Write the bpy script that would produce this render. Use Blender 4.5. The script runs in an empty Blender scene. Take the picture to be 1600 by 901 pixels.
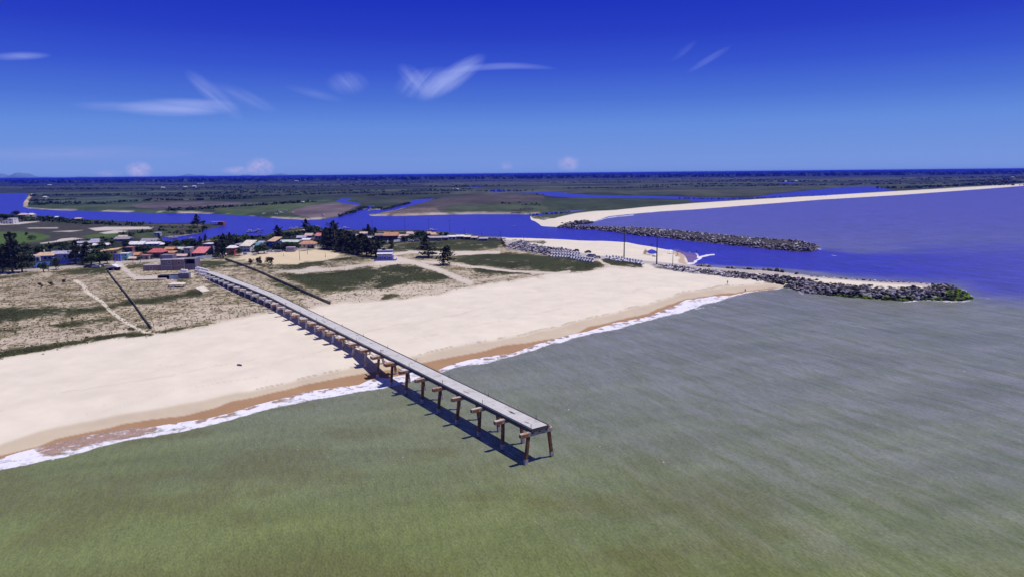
import bpy, bmesh, math, random
import numpy as np
from mathutils import Vector, Matrix
random.seed(7)
rad = math.radians
scene = bpy.context.scene
C = scene.collection

# ------------------------------------------------------------------ camera
CAM_H = 50.0
FX = 1080.0                      # focal length in units of a 1600 px wide frame
PITCH = math.atan((450.5 - 271.4) / FX)
ROLL = 0.0095
_R0 = np.array([1, 0, 0.]); F_ = np.array([0, math.cos(PITCH), -math.sin(PITCH)])
_U0 = np.array([0, math.sin(PITCH), math.cos(PITCH)])
R_ = _R0 * math.cos(ROLL) - _U0 * math.sin(ROLL)
U_ = _U0 * math.cos(ROLL) + _R0 * math.sin(ROLL)
cam_data = bpy.data.cameras.new('camera')
cam = bpy.data.objects.new('camera', cam_data); C.objects.link(cam)
cam_data.sensor_width = 36.0
cam_data.lens = 36.0 * FX / 1600.0
cam_data.clip_start = 0.5
cam_data.clip_end = 200000.0
m = Matrix.Identity(4)
for i in range(3):
    m[i][0] = R_[i]; m[i][1] = U_[i]; m[i][2] = -F_[i]
m[2][3] = CAM_H
cam.matrix_world = m
scene.camera = cam

# ------------------------------------------------------------------ sun, sky, exposure
SUN = Vector((0.31, 0.05, 0.95)).normalized()
sun_data = bpy.data.lights.new('sun', 'SUN')
sun_data.energy = 4.0; sun_data.angle = rad(0.5); sun_data.color = (1.0, 0.955, 0.90)
sun = bpy.data.objects.new('sun', sun_data); C.objects.link(sun)
sun.rotation_euler = SUN.to_track_quat('Z', 'Y').to_euler()
scene.view_settings.view_transform = 'Standard'
scene.view_settings.look = 'None'
scene.view_settings.exposure = 0.0
scene.view_settings.gamma = 1.0

world = bpy.data.worlds.new('World'); scene.world = world
world.use_nodes = True
wt = world.node_tree; wn = wt.nodes; wl = wt.links
wn.clear()
def N(tree, kind, **kw):
    n = tree.nodes.new(kind)
    for k, v in kw.items(): setattr(n, k, v)
    return n
def math_node(tree, op, a, b=None, c=None, clamp=False):
    n = tree.nodes.new('ShaderNodeMath'); n.operation = op; n.use_clamp = clamp
    for i, v in enumerate((a, b, c)):
        if v is None: continue
        if isinstance(v, (int, float)): n.inputs[i].default_value = v
        else: tree.links.new(v, n.inputs[i])
    return n.outputs[0]
def mixc(tree, fac, a, b, blend='MIX'):
    n = tree.nodes.new('ShaderNodeMix'); n.data_type = 'RGBA'; n.blend_type = blend
    if isinstance(fac, (int, float)): n.inputs[0].default_value = fac
    else: tree.links.new(fac, n.inputs[0])
    for i, v in ((6, a), (7, b)):
        if isinstance(v, tuple): n.inputs[i].default_value = (*v[:3], 1)
        else: tree.links.new(v, n.inputs[i])
    return n.outputs[2]
def ramp_node(tree, fac, stops, interp='LINEAR'):
    n = tree.nodes.new('ShaderNodeValToRGB'); n.color_ramp.interpolation = interp
    el = n.color_ramp.elements
    while len(el) < len(stops): el.new(0.5)
    for e, (pos, col) in zip(el, stops):
        e.position = pos
        e.color = (*col, 1) if isinstance(col, tuple) else (col, col, col, 1)
    tree.links.new(fac, n.inputs[0])
    return n.outputs[0]

sky = N(wt, 'ShaderNodeTexSky', sky_type='NISHITA', sun_disc=False)
sky.sun_elevation = math.asin(SUN.z); sky.sun_rotation = math.atan2(SUN.x, SUN.y)
sky.altitude = 50; sky.air_density = 1.0; sky.dust_density = 0.6; sky.ozone_density = 3.0
tc = N(wt, 'ShaderNodeTexCoord')
sep = N(wt, 'ShaderNodeSeparateXYZ'); wl.new(tc.outputs['Generated'], sep.inputs[0])
# colour grade of the sky by elevation (the picture is strongly saturated)
el = math_node(wt, 'MULTIPLY', sep.outputs[2], 1.0, clamp=True)
SKYT = [(0.0, (0.185, 0.305, 0.72)), (0.02, (0.175, 0.30, 0.72)), (0.066, (0.122, 0.262, 0.72)), (0.10, (0.070, 0.17, 0.66)),
        (0.14, (0.036, 0.092, 0.62)), (0.185, (0.018, 0.046, 0.54)), (0.23, (0.0095, 0.030, 0.50)), (0.5, (0.035, 0.058, 0.32)), (1.0, (0.06, 0.085, 0.27))]
grade = ramp_node(wt, el, SKYT)
base = mixc(wt, 1.0, sky.outputs[0], (0.1, 0.1, 0.1), 'MULTIPLY')   # nishita at its ordinary strength
WORLD_MIX = 0.985
skycol = mixc(wt, WORLD_MIX, base, grade)
# cirrus and small far cumulus, fixed directions on the dome
yy = math_node(wt, 'MAXIMUM', sep.outputs[1], 0.05)
uu = math_node(wt, 'DIVIDE', sep.outputs[0], yy)
vv = math_node(wt, 'DIVIDE', sep.outputs[2], yy)
front = math_node(wt, 'GREATER_THAN', sep.outputs[1], 0.06)
def dir_uv(px, py):
    d = F_ + (px - 800) / FX * R_ + (450.5 - py) / FX * U_
    return d[0] / d[1], d[2] / d[1]
def cloud(px, py, lx, ly, rot, curve=0.0, amt=0.5, streak=(14, 110), srot=0.0, seed=0.0, thr=0.42, col=None):
    global skycol
    u0, v0 = dir_uv(px, py)
    du = math_node(wt, 'SUBTRACT', uu, u0); dv = math_node(wt, 'SUBTRACT', vv, v0)
    ca, sa = math.cos(rad(rot)), math.sin(rad(rot))
    a = math_node(wt, 'ADD', math_node(wt, 'MULTIPLY', du, ca), math_node(wt, 'MULTIPLY', dv, sa))
    b = math_node(wt, 'SUBTRACT', math_node(wt, 'MULTIPLY', dv, ca), math_node(wt, 'MULTIPLY', du, sa))
    if curve: b = math_node(wt, 'SUBTRACT', b, math_node(wt, 'MULTIPLY', math_node(wt, 'MULTIPLY', a, a), curve))
    a2 = math_node(wt, 'DIVIDE', a, lx / FX); b2 = math_node(wt, 'DIVIDE', b, ly / FX)
    r2 = math_node(wt, 'ADD', math_node(wt, 'MULTIPLY', a2, a2), math_node(wt, 'MULTIPLY', b2, b2))
    fall = math_node(wt, 'SUBTRACT', 1.0, r2, clamp=True)
    cs, ss = math.cos(rad(srot)), math.sin(rad(srot))
    sa_ = math_node(wt, 'ADD', math_node(wt, 'MULTIPLY', du, cs), math_node(wt, 'MULTIPLY', dv, ss))
    sb_ = math_node(wt, 'SUBTRACT', math_node(wt, 'MULTIPLY', dv, cs), math_node(wt, 'MULTIPLY', du, ss))
    cmb = N(wt, 'ShaderNodeCombineXYZ')
    wl.new(math_node(wt, 'MULTIPLY', sa_, streak[0]), cmb.inputs[0]); wl.new(math_node(wt, 'MULTIPLY', sb_, streak[1]), cmb.inputs[1])
    cmb.inputs[2].default_value = seed
    nz = N(wt, 'ShaderNodeTexNoise'); nz.inputs['Scale'].default_value = 1.0; nz.inputs['Detail'].default_value = 5.0
    nz.inputs['Distortion'].default_value = 0.25; nz.inputs['Roughness'].default_value = 0.6
    wl.new(cmb.outputs[0], nz.inputs['Vector'])
    k = math_node(wt, 'MULTIPLY', math_node(wt, 'SUBTRACT', nz.outputs[0], thr), 2.6, clamp=True)
    k = math_node(wt, 'ADD', math_node(wt, 'MULTIPLY', k, 0.75), 0.18); fall = math_node(wt, 'MULTIPLY', fall, math_node(wt, 'SUBTRACT', 2.0, math_node(wt, 'SUBTRACT', 1.0, fall)))
    f = math_node(wt, 'MULTIPLY', math_node(wt, 'MULTIPLY', math_node(wt, 'MULTIPLY', math_node(wt, 'MULTIPLY', fall, 0.72), k), amt), front)
    skycol = mixc(wt, f, skycol, col or (0.34, 0.42, 0.86))
WH = (0.30, 0.37, 0.84)
cloud(706, 122, 62, 18, 32, 0, 0.72, (9, 55), 36, 1.0, 0.26)
cloud(672, 130, 56, 24, 8, 0, 0.55, (12, 95), 48, 2.0, 0.34)
cloud(650, 125, 36, 16, -38, 0, 0.45, (12, 85), -52, 2.5, 0.32)
cloud(775, 104, 95, 6, 2, -1.0, 0.34, (5, 60), 2, 3.0, 0.24)
cloud(543, 130, 34, 19, 0, 0, 0.34, (12, 80), -52, 4.0, 0.33)
cloud(492, 146, 50, 8, -14, 0, 0.22, (8, 80), -12, 5.0, 0.33)
cloud(280, 168, 100, 15, 0, 0, 0.72, (6, 60), -5, 6.0, 0.24)
cloud(190, 167, 85, 9, -2, 0, 0.28, (6, 80), -5, 7.0, 0.30)
cloud(335, 150, 58, 15, -42, 0, 0.38, (8, 70), -40, 8.0, 0.30)
cloud(380, 152, 58, 13, -22, 0, 0.24, (8, 70), -28, 9.0, 0.33)
cloud(28, 88, 52, 7, 1, 0, 0.45, (6, 70), -3, 10.0, 0.26)
cloud(1108, 93, 40, 6, 30, 0, 0.22, (6, 80), 28, 11.0, 0.32)
cloud(1068, 80, 26, 6, 38, 0, 0.13, (6, 80), 38, 12.0, 0.32)
PK = (0.46, 0.44, 0.78)
cloud(407, 262, 24, 17, 0, 0, 0.95, (75, 95), 0, 13.0, 0.36, PK)
cloud(372, 267, 30, 8, 0, 0, 0.7, (60, 110), 0, 14.0, 0.36, PK)
cloud(217, 266, 24, 15, 0, 0, 0.9, (75, 95), 0, 15.0, 0.34, PK)
cloud(170, 271, 24, 7, 0, 0, 0.4, (70, 110), 0, 16.0, 0.36, PK)
cloud(888, 256, 20, 13, 0, 0, 0.75, (75, 95), 0, 17.0, 0.36, PK)
cloud(792, 259, 12, 8, 0, 0, 0.35, (80, 95), 0, 18.0, 0.36, PK)
cloud(90, 240, 240, 14, 0, 0, 0.22, (6, 60), 0, 19.0, 0.36, PK)
bg = N(wt, 'ShaderNodeBackground'); bg.inputs[1].default_value = 1.0
wl.new(skycol, bg.inputs[0])
wo = N(wt, 'ShaderNodeOutputWorld'); wl.new(bg.outputs[0], wo.inputs[0])

# ------------------------------------------------------------------ plan reconstruction
def at(px, py, z=0.0):
    d = F_ + (px - 800) / FX * R_ + (450.5 - py) / FX * U_
    t = (z - CAM_H) / d[2]
    return np.array([d[0] * t, d[1] * t, z])
def proj_arr(x, y, z):
    v = np.stack([x, y, z - CAM_H], -1); f = np.maximum(v @ F_, 0.5)
    return 800 + FX * (v @ R_) / f, 450.5 - FX * (v @ U_) / f
def mpp(px, py):                      # metres per (1600-wide) pixel at a ground point
    return at(px, py, 2)[1] / FX

def vn(x, y, seed=0):
    xi = np.floor(x); yi = np.floor(y); fx = x - xi; fy = y - yi
    fx = fx * fx * (3 - 2 * fx); fy = fy * fy * (3 - 2 * fy)
    def h(a, b):
        s = np.sin(a * 127.1 + b * 311.7 + seed * 74.7) * 43758.5453
        return s - np.floor(s)
    return (h(xi, yi) * (1 - fx) + h(xi + 1, yi) * fx) * (1 - fy) + (h(xi, yi + 1) * (1 - fx) + h(xi + 1, yi + 1) * fx) * fy
def fbm(x, y, seed=0, o=4):
    s = 0; a = 0.5; t = 0
    for i in range(o):
        s = s + a * vn(x * 2**i, y * 2**i, seed + i * 13); t += a; a *= 0.55
    return s / t
def sstep(a, b, x):
    t = np.clip((x - a) / (b - a), 0, 1); return t * t * (3 - 2 * t)

def seg_dist(X, Y, pts, closed=True):
    P = np.array(pts, float); n = len(P)
    best = np.full(X.shape, 1e18)
    for i in range(n if closed else n - 1):
        a = P[i]; b = P[(i + 1) % n]; d = b - a; L = d @ d + 1e-9
        t = np.clip(((X - a[0]) * d[0] + (Y - a[1]) * d[1]) / L, 0, 1)
        dx = X - a[0] - t * d[0]; dy = Y - a[1] - t * d[1]
        np.minimum(best, dx * dx + dy * dy, out=best)
    return np.sqrt(best)
def inside(X, Y, pts):
    P = np.array(pts, float); n = len(P); ins = np.zeros(X.shape, bool)
    for i in range(n):
        a = P[i]; b = P[(i + 1) % n]
        if a[1] == b[1]: continue
        c = (a[1] > Y) != (b[1] > Y)
        xx = (b[0] - a[0]) * (Y - a[1]) / (b[1] - a[1]) + a[0]
        ins ^= c & (X < xx)
    return ins
def sdist(X, Y, pts):
    d = seg_dist(X, Y, pts); return np.where(inside(X, Y, pts), d, -d)   # positive inside

# coastline and river, traced in plan (photo pixel -> ground)
SHORE = [(-3000, 1290), (-600, 835), (-200, 755), (0, 715), (30, 706), (58, 699), (95, 689), (130, 681), (175, 672), (205, 668), (240, 666), (275, 660),
         (325, 653), (362, 644), (400, 632), (440, 622), (480, 611), (530, 604), (560, 601), (575, 594), (591, 589), (604, 590), (625, 586),
         (647, 580), (665, 581), (684, 578), (704, 569), (731, 562), (760, 557), (802, 551), (836, 538), (885, 524), (919, 517), (960, 504),
         (1005, 496), (1050, 479), (1072, 468), (1117, 462), (1144, 461), (1165, 456), (1212, 451), (1228, 449)]
JETTY_S = [(1245, 452.5), (1262, 457.5), (1300, 460.5), (1350, 465), (1412, 469), (1450, 467.5), (1500, 469), (1516, 467)]
JETTY_N = [(1515, 462), (1495, 455), (1482, 446), (1450, 442.5), (1375, 440), (1325, 436), (1275, 432), (1230, 426), (1200, 422.5), (1160, 421),
           (1130, 419), (1094, 416), (1075, 413), (1074, 407), (1070, 400), (1064, 395.5), (1050, 391.5), (1035, 389), (1020, 386), (1000, 383)]
BANK_S = [(980, 379), (950, 378), (924, 377.6), (892, 375.6), (860, 374.5), (820, 373), (800, 372), (760, 370), (740, 366.5), (700, 364), (680, 361.5),
          (620, 361), (580, 361), (548, 360), (520, 359), (500, 358), (480, 356), (456, 359), (440, 360.5), (428, 363), (412, 369), (396, 370), (380, 368), (355, 367),
          (340, 368), (325, 373), (311, 377), (284, 380), (262, 378), (253, 375), (253, 370.5), (277, 370), (295, 367), (314, 365), (317, 360),
          (335, 356), (352, 353), (330, 350.5), (319, 349.5), (295, 350), (244, 350), (226, 348.5), (200, 346.5), (170, 345), (130, 343), (96, 341), (54, 338.5),
          (20, 335), (0, 334), (-300, 340), (-2500, 400)]
BANK_N = [(-2500, 330), (-800, 308), (0, 302.5), (44, 302), (42, 308), (36, 318), (36, 323), (44, 326), (90, 329), (140, 330), (200, 332), (240, 333.5),
          (300, 333.5), (380, 337), (440, 342), (480, 344), (510, 342.5), (528, 339), (540, 335), (556, 329), (572, 327), (576, 322), (584, 321), (580, 325),
          (574, 330), (592, 328), (620, 322), (640, 315), (650, 312), (680, 310), (662, 317), (644, 321), (620, 328), (592, 333), (576, 335.5), (579, 337.6),
          (620, 338), (680, 336), (740, 335), (800, 335), (826, 335.6), (860, 332), (888, 329.6), (920, 327.6), (900, 330.5), (876, 335), (860, 336.5), (828, 338),
          (830, 344), (836, 346), (842, 350), (846, 353.6), (868, 354.8)]
FJ_S = [(892, 357), (930, 359), (964, 363), (1000, 368), (1040, 372), (1072, 376), (1140, 383), (1200, 389), (1250, 393), (1272, 392.5), (1278, 386)]
FJ_N = [(1260, 380), (1180, 374), (1100, 366), (1060, 363), (1020, 359), (966, 357), (940, 355.6), (910, 354), (900, 352), (924, 347)]
BEACH_N = [(952, 338), (980, 335), (1040, 330), (1085, 327.5), (1180, 320), (1285, 312), (1404, 305), (1530, 296), (1600, 290.5), (2000, 280), (2600, 268.5), (4200, 252)]
WATER = SHORE + JETTY_S + JETTY_N + BANK_S + BANK_N + FJ_S + FJ_N + BEACH_N + [(5200, 262), (5200, 4200), (-5200, 4200), (-5200, 1800)]
LAGOON = [(790, 298.5), (800, 299), (846, 300.6), (846, 300), (874, 300.6), (900, 303.5), (940, 305.6), (1000, 306), (1061, 307.5), (1110, 309), (1155, 309.5), (1180, 308),
          (1204, 304), (1250, 299.5), (1320, 292.5), (1369, 291.5), (1372, 293.5), (1400, 297.5), (1330, 303), (1285, 306), (1204, 309), (1173, 311), (1155, 313), (1082, 316), (1076, 312),
          (1040, 311), (960, 310), (900, 309), (860, 307), (846, 304), (840, 301.8), (790, 299.6)]
PONDS = [LAGOON, [(763, 297), (775, 296), (788, 296.6), (792, 299), (788, 300.5), (770, 301)], [(732, 291.5), (752, 291.2), (752, 293), (733, 293)],
         [(1012, 392), (1018, 389.5), (1025, 392), (1026, 396), (1018, 397.6), (1012, 395.5)],
         [(524, 314.5), (533, 310.5), (550, 310), (540, 314), (563, 318), (560, 321), (545, 319)], [(1215, 285), (1230, 284), (1250, 285), (1230, 286.3)]]

# grid whose cells widen with distance (plan view fan)
cols = np.concatenate([-0.80 - np.cumsum(np.linspace(0.004, 0.09, 36))[::-1], np.arange(-0.80, 0.8001, 0.0017), 0.80 + np.cumsum(np.linspace(0.004, 0.09, 36))])
dys = [0.9, 1.2]
while dys[-1] < 2600:
    v = dys[-1]
    dys.append(v + (0.55 if v < 60 else 0.8 if v < 150 else 1.1 if v < 260 else 1.8 if v < 450 else 1.8 + (v - 450) * 0.05))
rows = CAM_H * FX / np.array(dys)
GX = rows[:, None] * cols[None, :]; GY = np.repeat(rows[:, None], len(cols), 1)
nr, nc = GX.shape
PX0, PY0 = proj_arr(GX, GY, np.zeros_like(GX))
wob = np.minimum(1.0, GY / 900.0)
jx = (fbm(GX / 9, GY / 9, 3) - .5) * 2.2; jy = (fbm(GX / 9, GY / 9, 5) - .5) * 1.4
sdw = -sdist(PX0 + jx * 0.6, PY0 + jy * 0.5, WATER)                # px, positive on land
for p_ in PONDS: sdw = np.minimum(sdw, -sdist(PX0, PY0, p_))
def world_pts(pts): return [tuple(at(a, b)[:2]) for a, b in pts]
dw = seg_dist(GX, GY, world_pts(SHORE + JETTY_S + JETTY_N + BANK_S + BANK_N + FJ_S + FJ_N + BEACH_N), closed=False)
for p_ in PONDS: dw = np.minimum(dw, seg_dist(GX, GY, world_pts(p_)))
dw = dw * np.sign(sdw)
cell = np.maximum(18.0, GY * GY / (CAM_H * FX) * 1.3)
GZ = 2.3 * np.clip(dw / cell, -1, 1)
inl = np.clip((dw - 18) / 60, 0, 1) * (GY < 600)
GZ += inl * (0.12 + 0.16 * (fbm(GX / 30, GY / 30, 9) - .5)) + inl * (PY0 < 500 + .0 * PX0) * 0.06 * (fbm(GX / 5, GY / 5, 19) - .5)
PX, PY = proj_arr(GX, GY, GZ)
# ragged coordinates for painting the ground cover
RX = PX + (fbm(GX / 6, GY / 10, 21) - .5) * 16 * np.clip(PY - 300, 10, 120) / 110
RY = PY + (fbm(GX / 7, GY / 12, 33) - .5) * 7 * np.clip(PY - 290, 4, 130) / 110

A = np.zeros((nr, nc, 3)); B = np.zeros((nr, nc, 3)); V = np.zeros((nr, nc))
def paint(mask, a=None, b=None, v=None):
    m_ = mask[..., None]
    if a is not None: A[:] = A * (1 - m_) + np.array(a) * m_
    if b is not None: B[:] = B * (1 - m_) + np.array(b) * m_
    if v is not None: V[:] = V * (1 - mask) + v * mask
def pmask(pts, soft=1.5, rough=True, amt=1.0):
    xs = [p[0] for p in pts]; ys = [p[1] for p in pts]
    X, Y = (RX, RY) if rough else (PX, PY)
    mg = soft + 14
    idx = (X > min(xs) - mg) & (X < max(xs) + mg) & (Y > min(ys) - mg) & (Y < max(ys) + mg)
    out = np.zeros(X.shape)
    if idx.any(): out[idx] = sstep(-soft, soft, sdist(X[idx], Y[idx], pts)) * amt
    return out
def lmask(pts, w, soft=0.6, amt=1.0, rough=False):
    xs = [p[0] for p in pts]; ys = [p[1] for p in pts]
    X, Y = (RX, RY) if rough else (PX + jx * .5, PY + jy * .3)
    mg = w + soft + 3
    idx = (X > min(xs) - mg) & (X < max(xs) + mg) & (Y > min(ys) - mg) & (Y < max(ys) + mg)
    out = np.zeros(X.shape)
    if idx.any(): out[idx] = (1 - sstep(w - soft, w + soft, seg_dist(X[idx], Y[idx], pts, False))) * amt
    return out

SAND = (0.665, 0.597, 0.492); SAND2 = (0.52, 0.44, 0.345); SCRUB = (0.46, 0.385, 0.285); TAN = (0.50, 0.41, 0.30); WET = (0.34, 0.205, 0.115)
DRYB = (0.125, 0.105, 0.05); GREEN = (0.034, 0.040, 0.012); DGREEN = (0.022, 0.034, 0.012); MAUVE = (0.125, 0.095, 0.10); FIELD = (0.045, 0.068, 0.026)
# distant plain: plots of different crops
ang = 0.12; wx = GX * math.cos(ang) + GY * math.sin(ang); wy = -GX * math.sin(ang) + GY * math.cos(ang)
wx = wx + 120 * (fbm(GX / 900, GY / 900, 41) - .5); wy = wy + 120 * (fbm(GX / 700, GY / 700, 43) - .5)
cxs = 420 * np.maximum(1, (GY / 2500) ** 0.7); 
lev = np.where(GY > 5200, 3.0, np.where(GY > 2600, 1.7, 1.0))
ci = np.floor(wx / (460 * lev)); cj = np.floor(wy / (170 * lev) + 0.35 * ci)
hsh = np.sin(ci * 12.9898 + cj * 78.233) * 43758.5453; hsh -= np.floor(hsh)
pal = np.array([(0.030, 0.042, 0.024), (0.045, 0.062, 0.034), (0.022, 0.032, 0.018), (0.060, 0.072, 0.046), (0.038, 0.040, 0.032), (0.062, 0.064, 0.044), (0.026, 0.036, 0.020)])
pal = pal * np.array([1.0, 1.06, .92]) 
A[:] = pal[(hsh * 6.99).astype(int)]
nz = fbm(GX / 160, GY / 160, 51)[..., None]
A *= (0.55 + 0.9 * nz)
wetl = sstep(0.52, 0.62, fbm(GX / 500, GY / 260, 61)) * (GY < 5200) * 0.3
paint(wetl * (PX0 > 560), a=(0.075, 0.062, 0.058))
paint(sstep(4600, 6500, GY + 900 * (fbm(GX / 1500, GY / 900, 71) - .5)), a=(0.018, 0.026, 0.022))
B[:] = (0.02, 0.03, 0.012)
# near fields beyond the river
paint(pmask([(44, 314), (200, 326), (330, 331), (420, 326), (560, 310), (470, 334), (440, 343), (240, 335), (90, 331), (40, 326)], 2), a=(0.045, 0.070, 0.026))
paint(pmask([(60, 310), (190, 307), (240, 312), (170, 317), (55, 316)], 1.5), a=(0.05, 0.075, 0.045))
paint(pmask([(330, 322), (430, 316), (520, 312), (450, 328), (340, 333)], 1.5), a=(0.060, 0.085, 0.030))
paint(pmask([(205, 321), (240, 316.5), (330, 315), (420, 318), (330, 323), (255, 327), (215, 325)], 1.5), a=(0.10, 0.082, 0.085))
paint(pmask([(450, 331), (480, 322), (520, 317), (564, 319.5), (542, 330), (528, 339), (500, 342), (470, 339)], 1.5), a=MAUVE)
paint(pmask([(578, 337), (600, 331), (640, 322), (690, 309), (760, 303), (850, 306), (850, 314), (780, 318), (700, 322), (690, 335)], 2), a=(0.076, 0.066, 0.058), b=(0.05, 0.04, 0.03), v=0.45)
paint(pmask([(580, 337), (600, 332), (640, 327), (680, 325), (690, 333), (640, 337)], 1.0), a=(0.17, 0.13, 0.11))
paint(pmask([(690, 336), (700, 322), (790, 317), (870, 316), (900, 322), (860, 331), (800, 335)], 2), a=(0.052, 0.070, 0.032), b=(0.03, 0.035, 0.02), v=0.4)
paint(pmask([(845, 312), (900, 311), (1000, 312), (1076, 314), (1085, 317.5), (1010, 324), (930, 328), (860, 331), (850, 322)], 1.5), a=(0.040, 0.058, 0.024), b=(0.02, 0.03, 0.012), v=0.45)
paint(pmask([(1040, 301), (1200, 295), (1290, 292), (1230, 300), (1180, 306), (1080, 307)], 1.5), a=(0.055, 0.062, 0.034))
paint(pmask([(1200, 303), (1260, 297), (1310, 299), (1260, 304)], 1.0), a=(0.03, 0.03, 0.06), v=0)
# pale rim along the far banks
rim = (sdw > -0.5) * (1 - sstep(0.6, 1.7, sdw)) * (PY0 < 348) * (PY0 > 322) * (PX0 < 850) * sstep(0.40, 0.55, fbm(GX / 30, GY / 60, 77))
paint(rim * 0.8, a=(0.42, 0.36, 0.30), v=0)
paint(pmask([(37, 322), (37, 316), (45, 306), (48, 303), (52, 303), (46, 312), (43, 323)], 0.8, False), a=(0.42, 0.35, 0.24))
# north beach and spit
paint(pmask([(828, 338), (866, 341), (900, 333.5), (930, 330), (960, 328.5), (1010, 323.5), (1085, 317.6), (1180, 311.6), (1320, 303.6), (1460, 295.6), (1600, 287.3), (2000, 276), (2600, 265), (4200, 249.5),
             (4300, 256), (2600, 270), (1600, 294), (1404, 309), (1180, 325), (1040, 335), (940, 352), (900, 356), (870, 356), (846, 356), (826, 345)], 0.7, False), a=SAND, b=(0.06, 0.07, 0.03), v=0.0)
paint(pmask([(828, 338), (850, 335), (880, 332.5), (900, 332), (880, 337), (866, 342), (850, 344), (832, 342)], 0.8), b=(0.05, 0.06, 0.025), v=0.62)
# south side: sand everywhere, then cover
south = pmask([(-6000, 1200), (-2500, 402), (-300, 341), (0, 335), (54, 339.5), (244, 351), (352, 353), (317, 366), (253, 372), (284, 381), (325, 374), (400, 371), (440, 362), (480, 357), (620, 362), (760, 371),
               (980, 380), (1075, 392), (1080, 414), (1300, 432), (1500, 445), (1530, 470), (1400, 475), (1220, 452), (1100, 520), (600, 620), (300, 700), (0, 760), (-6000, 2200)], 2, False)
south = np.maximum(south, (PY > 372) * (sdw > -30) * (PX < 1300) * 1.0)
paint(south, a=SAND, b=DRYB, v=0.0)
dune = [(-6000, 1500), (-600, 640), (0, 558), (60, 548), (120, 538), (180, 528), (236, 521), (288, 516), (320, 509), (345, 502), (400, 490), (437, 486), (470, 482), (516, 474), (560, 469), (620, 466), (680, 460), (700, 452), (780, 438),
        (830, 432), (880, 426), (960, 418), (1004, 416), (1000, 408), (930, 396), (800, 376), (620, 362), (400, 368), (0, 380), (-300, 360), (-6000, 900)]
paint(pmask(dune, 3.0), a=SCRUB, v=0.50)
paint(pmask([(0, 530), (100, 515), (240, 500), (330, 480), (430, 470), (440, 486), (330, 500), (236, 520), (0, 558)], 6, amt=.7), a=SAND2, v=0.36)
paint(pmask([(560, 450), (700, 442), (780, 430), (900, 424), (960, 416), (880, 427), (700, 455), (620, 467), (480, 480), (470, 470)], 3), a=SAND2, v=0.36)
# brownish drier ground streaks
for pts, amt in [([(0, 440), (120, 428), (160, 430), (170, 445), (80, 450), (0, 458)], .5), ([(0, 455), (60, 446), (150, 445), (160, 455), (60, 470), (0, 470)], .4),
                 ([(190, 445), (260, 440), (300, 446), (330, 455), (260, 480), (200, 460)], .5), ([(350, 430), (420, 425), (520, 440), (480, 462), (430, 450)], .35),
                 ([(0, 505), (90, 505), (200, 500), (150, 520), (20, 535)], .35)]:
    paint(pmask(pts, 5, amt=amt), a=(0.33, 0.265, 0.205), v=0.52)
G = [([(-80, 482), (0, 480), (60, 478), (140, 480), (180, 476), (170, 484), (110, 492), (60, 492), (20, 503), (-80, 506)], .80),
     ([(75, 508), (120, 500), (180, 494), (188, 497), (140, 505), (95, 512)], .75), ([(-200, 585), (0, 548), (60, 540), (120, 531), (150, 524), (236, 519), (236, 523), (180, 529), (120, 538), (60, 549), (0, 559), (-200, 600)], .92),
     ([(175, 475), (205, 467), (240, 464), (285, 459), (302, 451), (322, 455), (318, 462), (285, 464), (250, 471), (200, 476)], .85), ([(-50, 515), (0, 513), (48, 510), (40, 516), (-50, 522)], .6),
     ([(440, 431), (474, 427), (500, 427), (560, 419), (620, 414), (660, 418), (690, 426), (716, 434), (690, 440), (650, 443), (620, 444), (590, 452), (555, 451), (500, 454), (470, 444)], .82),
     ([(420, 436), (445, 440), (470, 448), (500, 462), (490, 464), (455, 457), (430, 448)], .7), ([(400, 414), (440, 414), (500, 407), (540, 403), (600, 401), (560, 409), (500, 414), (450, 422), (425, 424)], .72),
     ([(600, 386), (660, 378), (700, 374), (760, 375), (784, 380), (776, 388), (740, 392), (700, 391), (670, 394), (612, 392)], .88),
     ([(700, 405), (730, 399), (780, 394), (860, 400), (905, 402), (950, 413), (925, 420), (880, 425), (830, 422), (780, 417), (740, 413), (712, 410)], .93),
     ([(935, 405), (960, 403), (1004, 410), (1003, 416), (960, 416), (945, 411)], .97), ([(740, 419), (800, 420), (850, 424), (800, 429), (750, 426)], .85), ([(700, 450), (760, 440), (860, 428), (800, 436), (740, 446)], .6),
     ([(78, 427), (120, 421), (165, 416), (190, 418), (168, 425), (110, 428), (80, 430)], .85), ([(-60, 436), (0, 432), (60, 428), (50, 432), (-60, 440)], .8), ([(195, 416), (232, 412), (232, 418), (205, 420)], .7),
     ([(290, 412), (330, 406), (400, 410), (380, 416), (330, 417), (292, 418)], .78), ([(236, 515), (262, 512), (290, 511), (275, 517), (245, 518)], .8), ([(295, 508), (316, 506), (310, 509)], .7),
     ([(600, 462), (620, 460), (625, 463), (600, 466)], .9), ([(275, 436), (300, 436), (295, 441), (278, 440)], .9), ([(322, 428), (350, 440), (372, 452), (360, 458), (335, 444)], .5), ([(200, 510), (236, 506), (240, 512), (205, 516)], .6)]
pat = fbm(GX / 9, GY / 11, 201) ; tone = fbm(GX / 14, GY / 16, 203)
for pts, v in G:
    paint(pmask(pts, 3.2), b=GREEN, a=(0.30, 0.26, 0.18))
    k_ = pmask(pts, 3.2); V[:] = V * (1 - k_) + k_ * np.clip(v - .06 + (pat - .5) * .85, 0.2, 1)
B *= (0.55 + 0.9 * tone)[..., None]
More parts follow.
